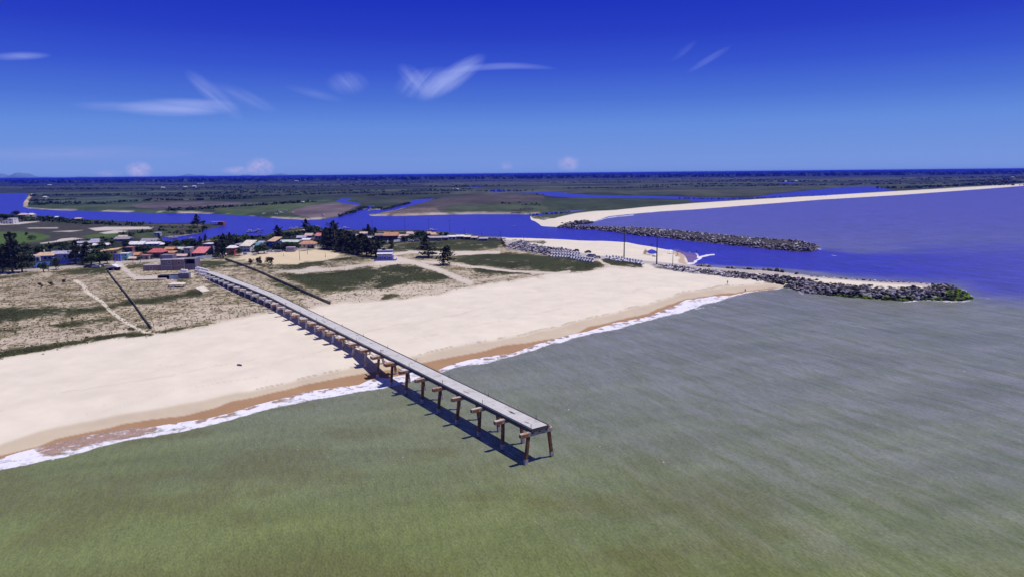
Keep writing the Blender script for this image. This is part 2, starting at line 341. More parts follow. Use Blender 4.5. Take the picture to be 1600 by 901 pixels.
# rough marsh and village ground
paint(pmask([(-900, 400), (-300, 342), (0, 336), (60, 340), (160, 345), (260, 351), (350, 353), (317, 366), (253, 371), (250, 380), (150, 386), (0, 402), (-900, 470)], 2), a=(0.085, 0.070, 0.062), b=(0.03, 0.036, 0.02), v=0.55)
paint(pmask([(-400, 372), (0, 363), (30, 362), (66, 365), (82, 370), (60, 377), (30, 381), (0, 385), (-400, 410)], 1.6), a=(0.066, 0.115, 0.020), v=0.35)
paint(pmask([(128, 369), (150, 366), (190, 361), (200, 365), (182, 372), (140, 375)], 1.2), a=(0.066, 0.115, 0.020), v=0.35)
paint(pmask([(190, 366), (240, 360), (275, 358), (270, 366), (230, 372)], 1.2), a=(0.05, 0.08, 0.022), v=0.45)
for pts in [[(138, 357), (165, 354.6), (240, 354.6), (236, 358), (185, 359.5), (150, 361)], [(155, 364), (180, 360), (200, 361), (190, 364), (165, 365.5)], [(62, 380), (85, 377), (95, 373.4), (112, 371.8), (131, 373), (108, 376.5), (84, 380), (64, 381)],
            [(0, 392), (15, 391), (44, 388.6), (40, 391), (10, 394)], [(0, 348), (28, 348), (60, 345), (62, 346.5), (30, 350.5), (0, 351.5)], [(42, 356.2), (90, 355.6), (90, 357), (45, 357.2)], [(82, 362), (110, 360.6), (130, 360), (110, 362.4)]]:
    paint(pmask(pts, 0.8, False), a=(0.50, 0.45, 0.40), v=0.1)
paint(pmask([(-400, 400), (0, 384), (60, 382), (150, 372), (250, 374), (300, 380), (400, 370), (480, 360), (620, 362), (700, 366), (790, 373), (782, 379), (700, 374), (625, 381), (590, 385), (560, 396), (520, 392), (500, 388), (440, 393), (400, 397), (350, 402),
             (300, 404), (180, 408), (60, 421), (-400, 440)], 1.8), a=(0.09, 0.078, 0.065), b=(0.018, 0.024, 0.010), v=0.68)
paint(pmask([(355, 367), (380, 366), (412, 368), (428, 362), (470, 358), (480, 366), (430, 374), (400, 378), (340, 378), (325, 375)], 1), a=(0.05, 0.07, 0.025), v=0.8)
paint(pmask([(402, 360), (428, 360), (440, 358), (440, 363), (425, 364), (414, 368), (408, 366)], .7, False), a=(0.50, 0.42, 0.33), v=0.0)
paint(pmask([(368, 405), (384, 400), (440, 394), (500, 391), (531, 399), (506, 407), (440, 413), (415, 412), (396, 408)], 1.5), a=(0.60, 0.49, 0.33), v=0.08)
paint(pmask([(428, 425), (480, 420), (600, 409), (640, 409), (560, 418), (470, 427)], 1.8), a=(0.50, 0.44, 0.37), v=0.22)
ROAD = (0.40, 0.365, 0.36)
paint(lmask([(-400, 446), (-50, 431), (0, 427), (60, 421), (120, 416), (180, 409), (300, 404.5)], 1.8), a=(0.38, 0.34, 0.31), v=0)
paint(lmask([(183, 410), (192, 417), (203, 429), (214, 434), (240, 434), (300, 430)], 2.8, 1.2), a=(0.50, 0.445, 0.40), v=0)
paint(lmask([(345, 398), (400, 396), (440, 392), (500, 386)], 2.0), a=(0.46, 0.40, 0.36), v=0)
paint(lmask([(320, 432), (336, 440), (348, 447), (358, 453)], 3.2, 1.6, 0.8), a=(0.36, 0.31, 0.30), v=0.2)
paint(pmask([(530, 396), (560, 396), (590, 402), (586, 406), (548, 403)], 1.2), a=(0.20, 0.16, 0.12), v=.6)
for off in (-2.0, 2.0):
    paint(lmask([(118 + off, 438), (131 + off, 446), (136 + off, 456), (158 + off, 470), (178 + off, 490), (200 + off, 505), (228 + off, 519)], 1.1, 0.6, 0.75), a=SAND, v=0.0)
for pts, w in [([(618, 404), (650, 411), (680, 420), (705, 430), (735, 442)], 3.4), ([(660, 409), (700, 412), (740, 417), (800, 424), (870, 427), (890, 424)], 1.5), ([(612, 398), (640, 394), (700, 395), (780, 394.5)], 1.8),
               ([(640, 393), (700, 399), (760, 395)], 1.5), ([(935, 405), (942, 411), (955, 416), (975, 419)], 1.6), ([(590, 411), (640, 409)], 3.0)]:
    paint(lmask(pts, w, 1.3), a=(0.56, 0.49, 0.41), v=0.06)
# pocket beach by the mouth
paint(pmask([(780, 371), (830, 374), (892, 376), (950, 378), (1000, 384), (1075, 394), (1078, 415), (1020, 411), (960, 403), (900, 395), (850, 386), (815, 381)], 1.5), a=SAND, b=(0.16, 0.12, 0.07), v=0.10)
paint(pmask([(800, 375), (830, 376), (856, 377), (850, 381), (812, 380)], 1.2), b=(0.07, 0.08, 0.03), v=0.62)
paint(pmask([(1050, 392), (1068, 394), (1074, 402), (1074, 413), (1060, 411), (1062, 402)], 1.2), a=(0.47, 0.35, 0.27), v=0.0)
paint(pmask([(1008, 386), (1012, 392), (1010, 397), (1026, 399.5), (1032, 398), (1024, 401), (1006, 398)], .8), a=(0.22, 0.15, 0.09), v=0)
paint(lmask([(788, 376), (830, 384), (880, 391), (925, 401), (960, 404), (1010, 410), (1080, 416.5), (1160, 423), (1250, 429.5)], 2.2, 0.8), a=ROAD, v=0)
paint(pmask([(915, 398), (930, 400), (948, 403), (932, 406), (918, 402)], 1.2), a=ROAD, v=0)
paint(lmask([(1080, 416.5), (1250, 429.5), (1380, 440), (1470, 446)], 2.6, 0.8), a=(0.42, 0.36, 0.33), v=0)
JG = (0.05, 0.045, 0.048)
paint(pmask([(869, 356), (930, 360), (1000, 369), (1072, 378), (1200, 391), (1275, 395), (1284, 386), (1260, 377), (1180, 371), (1100, 363), (1020, 356.5), (966, 355), (924, 346), (900, 347), (880, 351)], .8), a=JG, v=0)
paint(pmask([(1240, 456), (1262, 446), (1300, 448), (1400, 453), (1452, 452), (1470, 446), (1484, 443), (1500, 452), (1522, 463), (1522, 472), (1450, 473), (1350, 470), (1260, 461)], 1.0), a=JG, v=0)
paint(pmask([(1020, 414), (1080, 419), (1160, 427), (1250, 436), (1290, 440), (1270, 444), (1200, 438), (1140, 434.5), (1100, 428), (1060, 425), (1038, 421)], 1.0), a=(.12, .105, .11), v=0)
bankm = (sdw > -2) * (1 - sstep(4.0, 7.0, sdw)) * (PY0 > 330) * (PY0 < 384) * (PX0 < 700) * inside(PX0, PY0, [(-6000, 460), (-300, 333), (60, 334), (250, 345), (360, 350), (325, 364), (250, 364), (260, 373), (340, 364), (400, 367), (470, 352), (700, 357), (700, 390), (-6000, 900)]) * (1 - pmask([(402, 358), (432, 358), (440, 364), (408, 368)], 1, False))
paint(bankm * 1.0, a=(0.06, 0.062, 0.04), b=(0.02, 0.03, 0.012), v=0.55)
farn = (GY > 700)[..., None] * 1.0
fz = (fbm(GX / 45, GY / 90, 211)[..., None] - .5) * 1.5 + (fbm(GX / 14, GY / 30, 213)[..., None] - .5) * (GY < 2600)[..., None] * .9
pale_ = sstep(.3, .5, A.mean(-1, keepdims=True))
A *= 1 + farn * fz * .8 * (1 - pale_)
A[:] = np.clip(A, .008, .9)
# wet and damp sand bands along the surf
BROWN = [(-3000, 1250), (-600, 812), (-200, 742), (0, 711), (57, 697), (87, 685), (125, 677), (175, 667), (190, 662), (237, 655), (287, 650), (325, 639), (362, 627), (400, 620), (470, 602), (530, 590), (560, 585), (590, 580), (640, 571), (664, 566), (710, 556), (760, 548), (787, 538), (825, 534),
         (892, 526), (919, 511), (960, 502), (1012, 489), (1046, 476), (1069, 467), (1125, 459), (1162, 455), (1215, 450)]
TANL = [(-3000, 1180), (-600, 785), (-200, 722), (0, 693), (60, 673), (120, 660), (187, 647), (260, 636), (330, 622), (400, 609), (470, 592), (530, 578), (600, 565), (656, 555), (712, 540), (760, 533), (825, 521), (880, 508), (919, 498), (1012, 476), (1069, 457), (1136, 447), (1200, 443.5), (1225, 444)]
OUTB = [(1230, 470), (1100, 520), (600, 660), (0, 790), (-3000, 1400)]
SX = PX + (fbm(GX / 5, GY / 5, 91) - .5) * 6; SY = PY + (fbm(GX / 8, GY / 8, 92) - .5) * 4
def pm2(pts, soft, amt=1.0): return sstep(-soft, soft, sdist(SX, SY, pts)) * amt
paint(pm2(TANL + OUTB, 3.2, 0.9), a=TAN, v=0)
paint(pm2(BROWN + OUTB, 0.9), a=WET, v=0)
berm = (1 - sstep(0.5, 1.2, seg_dist(SX, SY, [(p[0], p[1] - 1.5) for p in TANL[9:]], False))) * (fbm(GX / 3, GY / 3, 95) > .45) * .55
paint(berm, a=(0.30, 0.22, 0.15))
# faint wrack lines and tyre marks on the dry beach
for pts in [[(0, 640), (80, 617), (200, 595), (270, 587), (400, 560)], [(960, 460), (1000, 452), (1050, 446)], [(230, 622), (300, 605), (400, 590)], [(640, 530), (760, 505), (880, 480)], [(480, 560), (560, 520), (640, 505), (760, 480)]]:
    paint(lmask(pts, 0.8, 0.8, 0.22, True) * (fbm(GX / 4, GY / 4, 97) > .42), a=(0.36, 0.29, 0.22))
for k_, pts in enumerate([[(120, 655), (300, 600), (500, 548), (640, 515), (800, 478), (1000, 440)], [(100, 612), (330, 560), (540, 512), (760, 468), (980, 425)], [(60, 600), (300, 545), (440, 505)], [(660, 520), (760, 488), (900, 452), (1010, 428)], [(410, 600), (430, 560), (520, 500)]]):
    for off in (0, 2.4):
        paint(lmask([(a + off * .3, b_ + off) for a, b_ in pts], 0.45, 0.5, 0.13 if k_ < 2 else .10, True), a=(0.42, 0.35, 0.28))
spk = (vn(GX / .9, GY / .9, 221) > .975) * (fbm(GX / 18, GY / 9, 223) > .56) * (south > .5) * (sdw > 8) * (V < .05)
paint(spk * .35, a=(0.34, 0.27, 0.20))
mott = (fbm(GX / 35, GY / 18, 101) - .5)[..., None]
A *= 1 + 0.06 * mott * (GY < 700)[..., None]
A *= 1 + 0.10 * (fbm(GX / 3, GY / 3, 231, 3) - .5)[..., None] * (GY < 500)[..., None]

def grid_mesh(name, X, Y, Z, keep=None):
    me = bpy.data.meshes.new(name)
    idx = np.arange(nr * nc).reshape(nr, nc)
    q = np.stack([idx[:-1, :-1], idx[:-1, 1:], idx[1:, 1:], idx[1:, :-1]], -1).reshape(-1, 4)[:, ::-1]
    if keep is not None:
        q = q[keep.reshape(-1)]
    used, inv = np.unique(q, return_inverse=True)
    q = inv.reshape(-1, 4)
    co = np.stack([X, Y, Z], -1).reshape(-1, 3)[used]
    me.vertices.add(len(co)); me.vertices.foreach_set('co', co.astype(np.float32).ravel())
    me.loops.add(q.size); me.loops.foreach_set('vertex_index', q.astype(np.int32).ravel())
    me.polygons.add(len(q)); me.polygons.foreach_set('loop_start', np.arange(0, q.size, 4, dtype=np.int32))
    me.update(calc_edges=True)
    me.polygons.foreach_set('use_smooth', np.ones(len(q), bool))
    return me, used
def add_attr(me, used, name, arr):
    if arr.ndim == 3:
        a = me.attributes.new(name, 'FLOAT_COLOR', 'POINT')
        d = np.concatenate([arr.reshape(-1, 3)[used], np.ones((len(used), 1))], 1)
        a.data.foreach_set('color', d.astype(np.float32).ravel())
    else:
        a = me.attributes.new(name, 'FLOAT', 'POINT'); a.data.foreach_set('value', arr.reshape(-1)[used].astype(np.float32))
def struct(o, kind='structure'): o['kind'] = kind; return o

_mats = {}
def new_mat(name):
    mt = bpy.data.materials.new(name); mt.use_nodes = True
    nt = mt.node_tree; bs = nt.nodes['Principled BSDF']
    return mt, nt, bs
def attr(nt, name):
    a = nt.nodes.new('ShaderNodeAttribute'); a.attribute_name = name; return a
def noise(nt, vec, scale, detail=4, rough=0.55, dist=0.0):
    n = nt.nodes.new('ShaderNodeTexNoise'); n.inputs['Scale'].default_value = scale; n.inputs['Detail'].default_value = detail
    n.inputs['Roughness'].default_value = rough; n.inputs['Distortion'].default_value = dist
    nt.links.new(vec, n.inputs['Vector']); return n.outputs[0]
def mapping(nt, vec, sc=(1, 1, 1), rot=(0, 0, 0)):
    r = nt.nodes.new('ShaderNodeMapping'); r.inputs['Rotation'].default_value = rot; nt.links.new(vec, r.inputs['Vector'])
    n = nt.nodes.new('ShaderNodeMapping'); n.inputs['Scale'].default_value = sc
    nt.links.new(r.outputs[0], n.inputs['Vector']); return n.outputs[0]

# ground material
gm, nt, bs = new_mat('ground_cover')
geo = nt.nodes.new('ShaderNodeNewGeometry'); pos = geo.outputs['Position']
a_ = attr(nt, 'ground'); b_ = attr(nt, 'cover'); v_ = attr(nt, 'veg')
n1 = noise(nt, pos, 0.55, 5, 0.62); n2 = noise(nt, pos, 0.11, 4, 0.6); n3 = noise(nt, pos, 2.6, 3, 0.6)
nn = math_node(nt, 'ADD', math_node(nt, 'MULTIPLY', n1, 0.62), math_node(nt, 'MULTIPLY', n2, 0.38))
th = math_node(nt, 'SUBTRACT', math_node(nt, 'ADD', math_node(nt, 'MULTIPLY', v_.outputs['Fac'], 0.52), 0.235), nn)
mk = math_node(nt, 'ADD', math_node(nt, 'MULTIPLY', th, 9.0), 0.5, clamp=True)
mk = math_node(nt, 'MULTIPLY', mk, math_node(nt, 'GREATER_THAN', v_.outputs['Fac'], 0.02))
ga = mixc(nt, 1.0, a_.outputs['Color'], ramp_node(nt, n2, [(0.3, 0.95), (0.7, 1.05)]), 'MULTIPLY')
gb = mixc(nt, 1.0, b_.outputs['Color'], ramp_node(nt, n3, [(0.25, 0.55), (0.75, 1.6)]), 'MULTIPLY')
nt.links.new(mixc(nt, mk, ga, gb), bs.inputs['Base Color'])
bs.inputs['Roughness'].default_value = 0.9; bs.inputs['Specular IOR Level'].default_value = 0.15
bp = nt.nodes.new('ShaderNodeBump'); bp.inputs['Strength'].default_value = 0.25; bp.inputs['Distance'].default_value = 0.4
nt.links.new(n1, bp.inputs['Height']); nt.links.new(bp.outputs[0], bs.inputs['Normal'])
me, used = grid_mesh('ground', GX, GY, GZ)
add_attr(me, used, 'ground', A); add_attr(me, used, 'cover', B); add_attr(me, used, 'veg', V)
me.materials.append(gm)
ground = struct(bpy.data.objects.new('ground', me)); C.objects.link(ground)

# ------------------------------------------------------------------ water
FOAM_OUT = [(1225, 450), (1162, 458.5), (1125, 470), (1099, 477), (1061, 489), (1024, 498), (975, 511), (937, 519), (885, 532), (844, 543), (810, 554), (760, 568), (716, 573), (697, 580), (685, 583), (660, 590), (640, 598), (615, 603),
            (604, 605), (579, 610), (560, 613), (520, 620), (460, 631), (400, 645), (350, 659), (287, 674), (237, 682), (207, 686), (175, 695), (112, 710), (62, 721), (20, 732), (0, 735), (-200, 775), (-600, 865), (-3000, 1350)]
INB = [(-3000, 1100), (-600, 780), (0, 690), (240, 630), (600, 560), (960, 480), (1150, 445), (1230, 440)]
Wc = np.zeros((nr, nc, 3)); Fo = np.zeros((nr, nc))
WX = PX0 + (fbm(GX / 7, GY / 7, 111) - .5) * 9 * np.clip((PY0 - 300) / 200, .1, 1); WY = PY0 + (fbm(GX / 6, GY / 6, 112) - .5) * 5 * np.clip((PY0 - 300) / 200, .1, 1)
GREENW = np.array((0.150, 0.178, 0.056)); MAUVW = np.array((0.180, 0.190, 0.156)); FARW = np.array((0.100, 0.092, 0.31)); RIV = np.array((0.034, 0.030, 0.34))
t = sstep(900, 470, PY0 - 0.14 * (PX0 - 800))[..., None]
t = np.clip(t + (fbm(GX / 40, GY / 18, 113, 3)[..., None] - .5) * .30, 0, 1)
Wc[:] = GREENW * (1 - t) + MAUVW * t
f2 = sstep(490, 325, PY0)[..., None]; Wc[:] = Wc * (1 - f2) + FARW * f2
st = (fbm(GX / 26 + GY / 40, GY / 6 - GX / 20, 115, 3) - .5)[..., None]
Wc *= 1 + 0.35 * st
olive = sstep(0.5, 0.72, fbm(GX / 16, GY / 10, 117))[..., None] * sstep(520, 800, PY0 + .3 * (800 - PX0))[..., None] * .5
Wc[:] = Wc * (1 - olive) + np.array((0.125, 0.118, 0.035)) * olive
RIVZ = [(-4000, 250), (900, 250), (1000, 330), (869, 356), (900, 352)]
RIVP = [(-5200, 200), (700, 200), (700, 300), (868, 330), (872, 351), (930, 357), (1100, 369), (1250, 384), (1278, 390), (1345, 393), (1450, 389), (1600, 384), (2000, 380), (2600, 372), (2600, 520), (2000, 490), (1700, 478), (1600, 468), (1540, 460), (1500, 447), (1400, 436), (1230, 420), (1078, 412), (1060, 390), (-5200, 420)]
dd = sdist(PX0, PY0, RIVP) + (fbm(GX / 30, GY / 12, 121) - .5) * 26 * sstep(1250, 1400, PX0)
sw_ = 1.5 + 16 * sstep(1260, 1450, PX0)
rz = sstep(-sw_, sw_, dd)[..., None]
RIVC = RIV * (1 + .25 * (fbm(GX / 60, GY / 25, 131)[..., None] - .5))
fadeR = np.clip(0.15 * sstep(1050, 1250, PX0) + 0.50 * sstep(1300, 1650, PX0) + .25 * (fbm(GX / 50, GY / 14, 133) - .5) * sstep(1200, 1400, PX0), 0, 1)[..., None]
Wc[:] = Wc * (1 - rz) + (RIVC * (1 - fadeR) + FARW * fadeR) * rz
lag = np.zeros((nr, nc))
for p_ in PONDS: lag = np.maximum(lag, sstep(-3, 0, sdist(PX0, PY0, p_)))
Wc[:] = Wc * (1 - lag[..., None]) + RIV * lag[..., None]
brk = fbm(GX / 2.2, GY / 2.2, 141)
foamz = sstep(-1.6, 2.2, sdist(WX, WY, INB + FOAM_OUT))
wash = sstep(-3, 3, sdist(WX, WY, [(52, 702), (90, 682), (130, 672), (190, 655), (245, 655), (242, 673), (210, 681), (180, 690), (110, 703), (70, 712)]))
lace = sstep(.46, .62, fbm(GX / 2.4 , GY / 1.7, 161, 3)); inner_ = 1 - sstep(2.0, 6.5, seg_dist(WX, WY, [(p_[0], p_[1]) for p_ in SHORE[3:]], False))
Fo = foamz * (1.0 - .38 * inner_ * lace - .22 * lace) - 0.45 * wash
edge = 1 - sstep(1.0, 3.5, seg_dist(WX, WY, FOAM_OUT, False)); Fo = np.maximum(Fo, edge * foamz * .95)
Wc[:] = Wc * (1 - (wash * foamz)[..., None]) + np.array((0.36, 0.24, 0.17)) * (wash * foamz)[..., None]
bw_ = (foamz * np.clip(inner_ * 1.3, 0, 1) * (PX0 < 1200))[..., None]; Wc[:] = Wc * (1 - bw_) + np.array((0.34, 0.235, 0.165)) * bw_
pouch = sstep(-2, 2, sdist(PX0, PY0, [(1062, 392), (1078, 396), (1090, 398), (1090, 404), (1082, 411), (1072, 414), (1060, 400)]))[..., None]
Wc[:] = Wc * (1 - pouch) + np.array((0.20, 0.12, 0.24)) * pouch
def foam_line(pts, w, s, amt): 
    global Fo
    Fo = np.maximum(Fo, (1 - sstep(w - s, w + s, seg_dist(WX, WY, pts, False))) * amt)
foam_line([(1072, 412), (1084, 411), (1090, 407), (1096, 402)], 1.8, 1.6, 1.0)
foam_line([(1089, 398), (1091, 403), (1098, 401), (1106, 399)], 1.5, 1.2, 1.0)
foam_line([(1076, 394), (1083, 396), (1090, 397)], 0.5, 0.8, .9); foam_line([(1108, 398.5), (1116, 398)], 1.0, .8, .95); foam_line([(1086, 389.5), (1110, 390)], .3, .7, .7)
foam_line([(1410, 470.5), (1430, 470), (1455, 468.6), (1475, 470.5), (1500, 471), (1514, 469)], 0.9, 1.0, .95)
foam_line([(1496, 451), (1506, 454), (1515, 459), (1519, 466)], 1.8, 3.0, .85); foam_line([(1515, 460), (1530, 463), (1548, 466)], 2.0, 5.0, .60)
foam_line([(1277, 388), (1283, 390)], 1.0, 1.6, .95); foam_line([(1299, 398.5), (1308, 400)], .6, .8, .9); foam_line([(1228, 450), (1243, 454), (1256, 458)], .8, 1.2, .8)
foam_line([(1262, 459.5), (1300, 462.5), (1350, 467), (1400, 470.5)], 0.2, .7, .55)
foam_line(BEACH_N[:-1], 0.35, 0.9, .9); foam_line([(924, 347), (952, 340), (990, 336)], .8, 1.2, .95)
foam_line([(1230, 424.5), (1262, 428.5)], .3, .8, .75); foam_line([(1210, 420.5), (1216, 421)], .5, .8, .9)
foam_line([(1110, 479.5), (1120, 479)], .6, .9, .8); foam_line([(1150, 474.5), (1160, 474)], .3, .8, .7); foam_line([(1085, 482), (1100, 480)], .8, 1.2, .85); foam_line([(1228, 464), (1238, 464)], .3, .7, .7)
# scattered small flecks on the near sea
fl = (vn(GX / .8, GY / .8, 151) > .985) * (vn(GX / .5, GY / .5, 153) > .6) * (fbm(GX / 30, GY / 30, 152) > .52) * (GY < 300) * .95
Fo = np.maximum(Fo, fl)
Fo = np.clip(Fo, 0, 1)
wm_, nt, bs = new_mat('sea_water')
geo = nt.nodes.new('ShaderNodeNewGeometry'); pos = geo.outputs['Position']
SWA = 64.0
wc_ = attr(nt, 'watercol'); fo_ = attr(nt, 'foam')
nf = noise(nt, mapping(nt, pos, (1, 1, 1)), 0.9, 6, 0.68, 0.6)
ns = noise(nt, mapping(nt, pos, (0.9, 0.14, 1), (0, 0, rad(62))), 1.1, 5, 0.62)
nfc = math_node(nt, 'ADD', math_node(nt, 'MULTIPLY', nf, 0.6), math_node(nt, 'MULTIPLY', ns, 0.4))
fm = math_node(nt, 'ADD', math_node(nt, 'MULTIPLY', math_node(nt, 'SUBTRACT', math_node(nt, 'ADD', math_node(nt, 'MULTIPLY', fo_.outputs['Fac'], 0.46), 0.19), nfc), 5.5), 0.5, clamp=True)
fm = math_node(nt, 'MULTIPLY', fm, math_node(nt, 'GREATER_THAN', fo_.outputs['Fac'], 0.03))
sw1 = noise(nt, mapping(nt, pos, (0.060, 0.26, 1), (0, 0, rad(SWA))), 1.0, 6, 0.60, 0.5)      # long swell
sw2 = noise(nt, mapping(nt, pos, (0.35, 0.9, 1), (0, 0, rad(SWA + 12))), 1.0, 5, 0.65)
sw3 = noise(nt, mapping(nt, pos, (1.6, 3.4, 1), (0, 0, rad(SWA + 4))), 1.0, 6, 0.72)
swell_sheen = ramp_node(nt, sw1, [(0.36, (0.84, 0.88, 0.72)), (0.46, (0.96, 0.98, 0.91)), (0.51, (1.00, 1.0, 1.0)), (0.56, (1.08, 1.06, 1.16)), (0.64, (1.13, 1.10, 1.28))])  # bluish reflections on swell slopes painted into the water colour
sxp = nt.nodes.new('ShaderNodeSeparateXYZ'); nt.links.new(pos, sxp.inputs[0])
shel = math_node(nt, 'ADD', math_node(nt, 'MULTIPLY', math_node(nt, 'ADD', sxp.outputs[0], 15.0), 0.014), 0.22, clamp=True)
swell_sheen = mixc(nt, shel, (1.0, 1.0, 1.0), swell_sheen)
tint2 = ramp_node(nt, sw2, [(0.30, 0.86), (0.70, 1.14)])
tint3 = ramp_node(nt, sw3, [(0.32, 0.68), (0.68, 1.34)])
wcol = mixc(nt, 1.0, mixc(nt, 1.0, mixc(nt, 1.0, wc_.outputs['Color'], swell_sheen, 'MULTIPLY'), tint2, 'MULTIPLY'), tint3, 'MULTIPLY')
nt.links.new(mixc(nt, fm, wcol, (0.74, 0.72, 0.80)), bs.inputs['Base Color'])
rr = math_node(nt, 'ADD', math_node(nt, 'MULTIPLY', fm, 0.5), 0.28)
nt.links.new(rr, bs.inputs['Roughness']); bs.inputs['IOR'].default_value = 1.33
bs.inputs['Specular IOR Level'].default_value = 0.30
hh = math_node(nt, 'ADD', math_node(nt, 'MULTIPLY', sw1, 1.1), math_node(nt, 'ADD', math_node(nt, 'MULTIPLY', sw2, 0.45), math_node(nt, 'MULTIPLY', sw3, 0.12)))
hh = math_node(nt, 'ADD', hh, math_node(nt, 'MULTIPLY', fm, 0.25))
bp = nt.nodes.new('ShaderNodeBump'); bp.inputs['Strength'].default_value = 0.7; bp.inputs['Distance'].default_value = 0.7
nt.links.new(hh, bp.inputs['Height']); nt.links.new(bp.outputs[0], bs.inputs['Normal'])
isw = sdw < 2.0
isw |= np.abs(dw) < 6
kw = (isw[:-1, :-1] | isw[1:, :-1] | isw[:-1, 1:] | isw[1:, 1:])
river_side = (inside(PX0, PY0, [(-6000, 200), (860, 200), (1500, 262), (1500, 297), (1085, 318), (930, 328), (872, 351), (1000, 363), (1180, 379), (1279, 388), (1516, 452), (1400, 442), (1230, 428), (1040, 420), (600, 415), (-6000, 1000)]))
rv = river_side[:-1, :-1]
for nm, kp in (('river', kw & rv), ('sea', kw & ~rv)):
    me, used = grid_mesh(nm, GX, GY, np.zeros_like(GX), kp)
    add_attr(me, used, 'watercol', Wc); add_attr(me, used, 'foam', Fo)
    me.materials.append(wm_)
    o = struct(bpy.data.objects.new(nm, me)); C.objects.link(o)
# ------------------------------------------------------------------ helpers for objects
def mat(name, col, rough=0.75, var=0.18, scale=0.8, spec=0.3, metal=0.0, dirt=None, dirtamt=0.5, dscale=0.5):
    if name in _mats: return _mats[name]
    mt, nt, bs = new_mat(name)
    tcn = nt.nodes.new('ShaderNodeNewGeometry').outputs['Position']
    n = noise(nt, tcn, scale, 4, 0.6)
    c = mixc(nt, 1.0, (col[0], col[1], col[2]), ramp_node(nt, n, [(0.3, 1 - var), (0.7, 1 + var)]), 'MULTIPLY')
    if dirt:
        n2 = noise(nt, tcn, dscale, 5, 0.65)
        k = ramp_node(nt, n2, [(0.60 - 0.25 * dirtamt, 0.0), (0.72 - 0.25 * dirtamt, 1.0)])
        c = mixc(nt, k, c, dirt)
    nt.links.new(c, bs.inputs['Base Color'])
    bs.inputs['Roughness'].default_value = rough; bs.inputs['Specular IOR Level'].default_value = spec; bs.inputs['Metallic'].default_value = metal
    _mats[name] = mt; return mt

class MB:
    def __init__(self): self.v = []; self.f = []
    def add(self, vs, fs):
        n = len(self.v); self.v += [tuple(map(float, q)) for q in vs]; self.f += [tuple(i + n for i in q) for q in fs]; return self
    def box(self, x0, x1, y0, y1, z0, z1):
        return self.add([(x0, y0, z0), (x1, y0, z0), (x1, y1, z0), (x0, y1, z0), (x0, y0, z1), (x1, y0, z1), (x1, y1, z1), (x0, y1, z1)],
                        [(0, 3, 2, 1), (4, 5, 6, 7), (0, 1, 5, 4), (1, 2, 6, 5), (2, 3, 7, 6), (3, 0, 4, 7)])
    def bar(self, a, b, w, h=None, up=(0, 0, 1), w2=None, h2=None):
        a = Vector(a); b = Vector(b); h = h or w; w2 = w2 or w; h2 = h2 or h
        d = (b - a).normalized(); u = Vector(up)
        if abs(d.dot(u)) > 0.98: u = Vector((0, 1, 0))
        s = d.cross(u).normalized(); u = s.cross(d).normalized()
        vs = []
        for p_, ww, h_ in ((a, w, h), (b, w2, h2)):
            for i, j in ((-1, -1), (1, -1), (1, 1), (-1, 1)): vs.append(p_ + s * i * ww / 2 + u * j * h_ / 2)
        return self.add(vs, [(0, 1, 2, 3), (7, 6, 5, 4), (0, 4, 5, 1), (1, 5, 6, 2), (2, 6, 7, 3), (3, 7, 4, 0)])
    def tube(self, pts, rs, n=8):
        pts = [Vector(q) for q in pts]; base = len(self.v); vs = []; fs = []
        if not hasattr(rs, '__len__'): rs = [rs] * len(pts)
        for i, q in enumerate(pts):
            d = (pts[min(i + 1, len(pts) - 1)] - pts[max(i - 1, 0)]).normalized()
            u = Vector((0, 0, 1)) if abs(d.z) < 0.95 else Vector((1, 0, 0))
            s = d.cross(u).normalized(); t_ = d.cross(s).normalized()
            for k in range(n):
                a = 2 * math.pi * k / n; vs.append(q + (s * math.cos(a) + t_ * math.sin(a)) * rs[i])
        for i in range(len(pts) - 1):
            for k in range(n): fs.append((i * n + k, i * n + (k + 1) % n, (i + 1) * n + (k + 1) % n, (i + 1) * n + k))
        fs.append(tuple(range(n))[::-1]); fs.append(tuple((len(pts) - 1) * n + k for k in range(n)))
        return self.add(vs, fs)
    def prism(self, poly, z0, z1):
        n = len(poly)
        return self.add([(x, y, z0) for x, y in poly] + [(x, y, z1) for x, y in poly],
                        [tuple(range(n))[::-1], tuple(range(n, 2 * n))] + [(i, (i + 1) % n, (i + 1) % n + n, i + n) for i in range(n)])
    def mesh(self, name, material=None, smooth=False):
        me = bpy.data.meshes.new(name); me.from_pydata(self.v, [], self.f); me.update()
        if material: me.materials.append(material)
        if smooth: me.polygons.foreach_set('use_smooth', [True] * len(me.polygons))
        return me
    def build(self, name, material, parent=None, smooth=False, bevel=0.0):
        o = bpy.data.objects.new(name, self.mesh(name, material, smooth)); C.objects.link(o)
        if parent: o.parent = parent
        if bevel:
            b = o.modifiers.new('bevel', 'BEVEL'); b.width = bevel; b.segments = 2; b.limit_method = 'ANGLE'
        return o
def tag(o, label, cat, group=None):
    o['label'] = label; o['category'] = cat
    if group: o['group'] = group
    return o
def thing(name, label, cat, loc=(0, 0, 0), rz=0.0, group=None):
    o = bpy.data.objects.new(name, None); C.objects.link(o); o.empty_display_size = 0.5
    o.location = Vector(tuple(map(float, loc))); o.rotation_euler = (0, 0, rz)
    return tag(o, label, cat, group)
def copy_tree(o, parent=None):
    c = o.copy(); C.objects.link(c)
    if parent: c.parent = parent
    for ch in KIDS.get(o.name, []): copy_tree(ch, c)
    return c
KIDS = {}
def reg(o):                              # remember children so copies can be made quickly
    KIDS[o.name] = [c for c in bpy.data.objects if c.parent == o]
    for c in KIDS[o.name]: KIDS[c.name] = [d for d in bpy.data.objects if d.parent == c]
def ground_z(x, y):
    j = int(np.argmin(np.abs(rows - y))); i = int(np.argmin(np.abs(cols - x / max(y, 1))))
    return float(GZ[j, i])
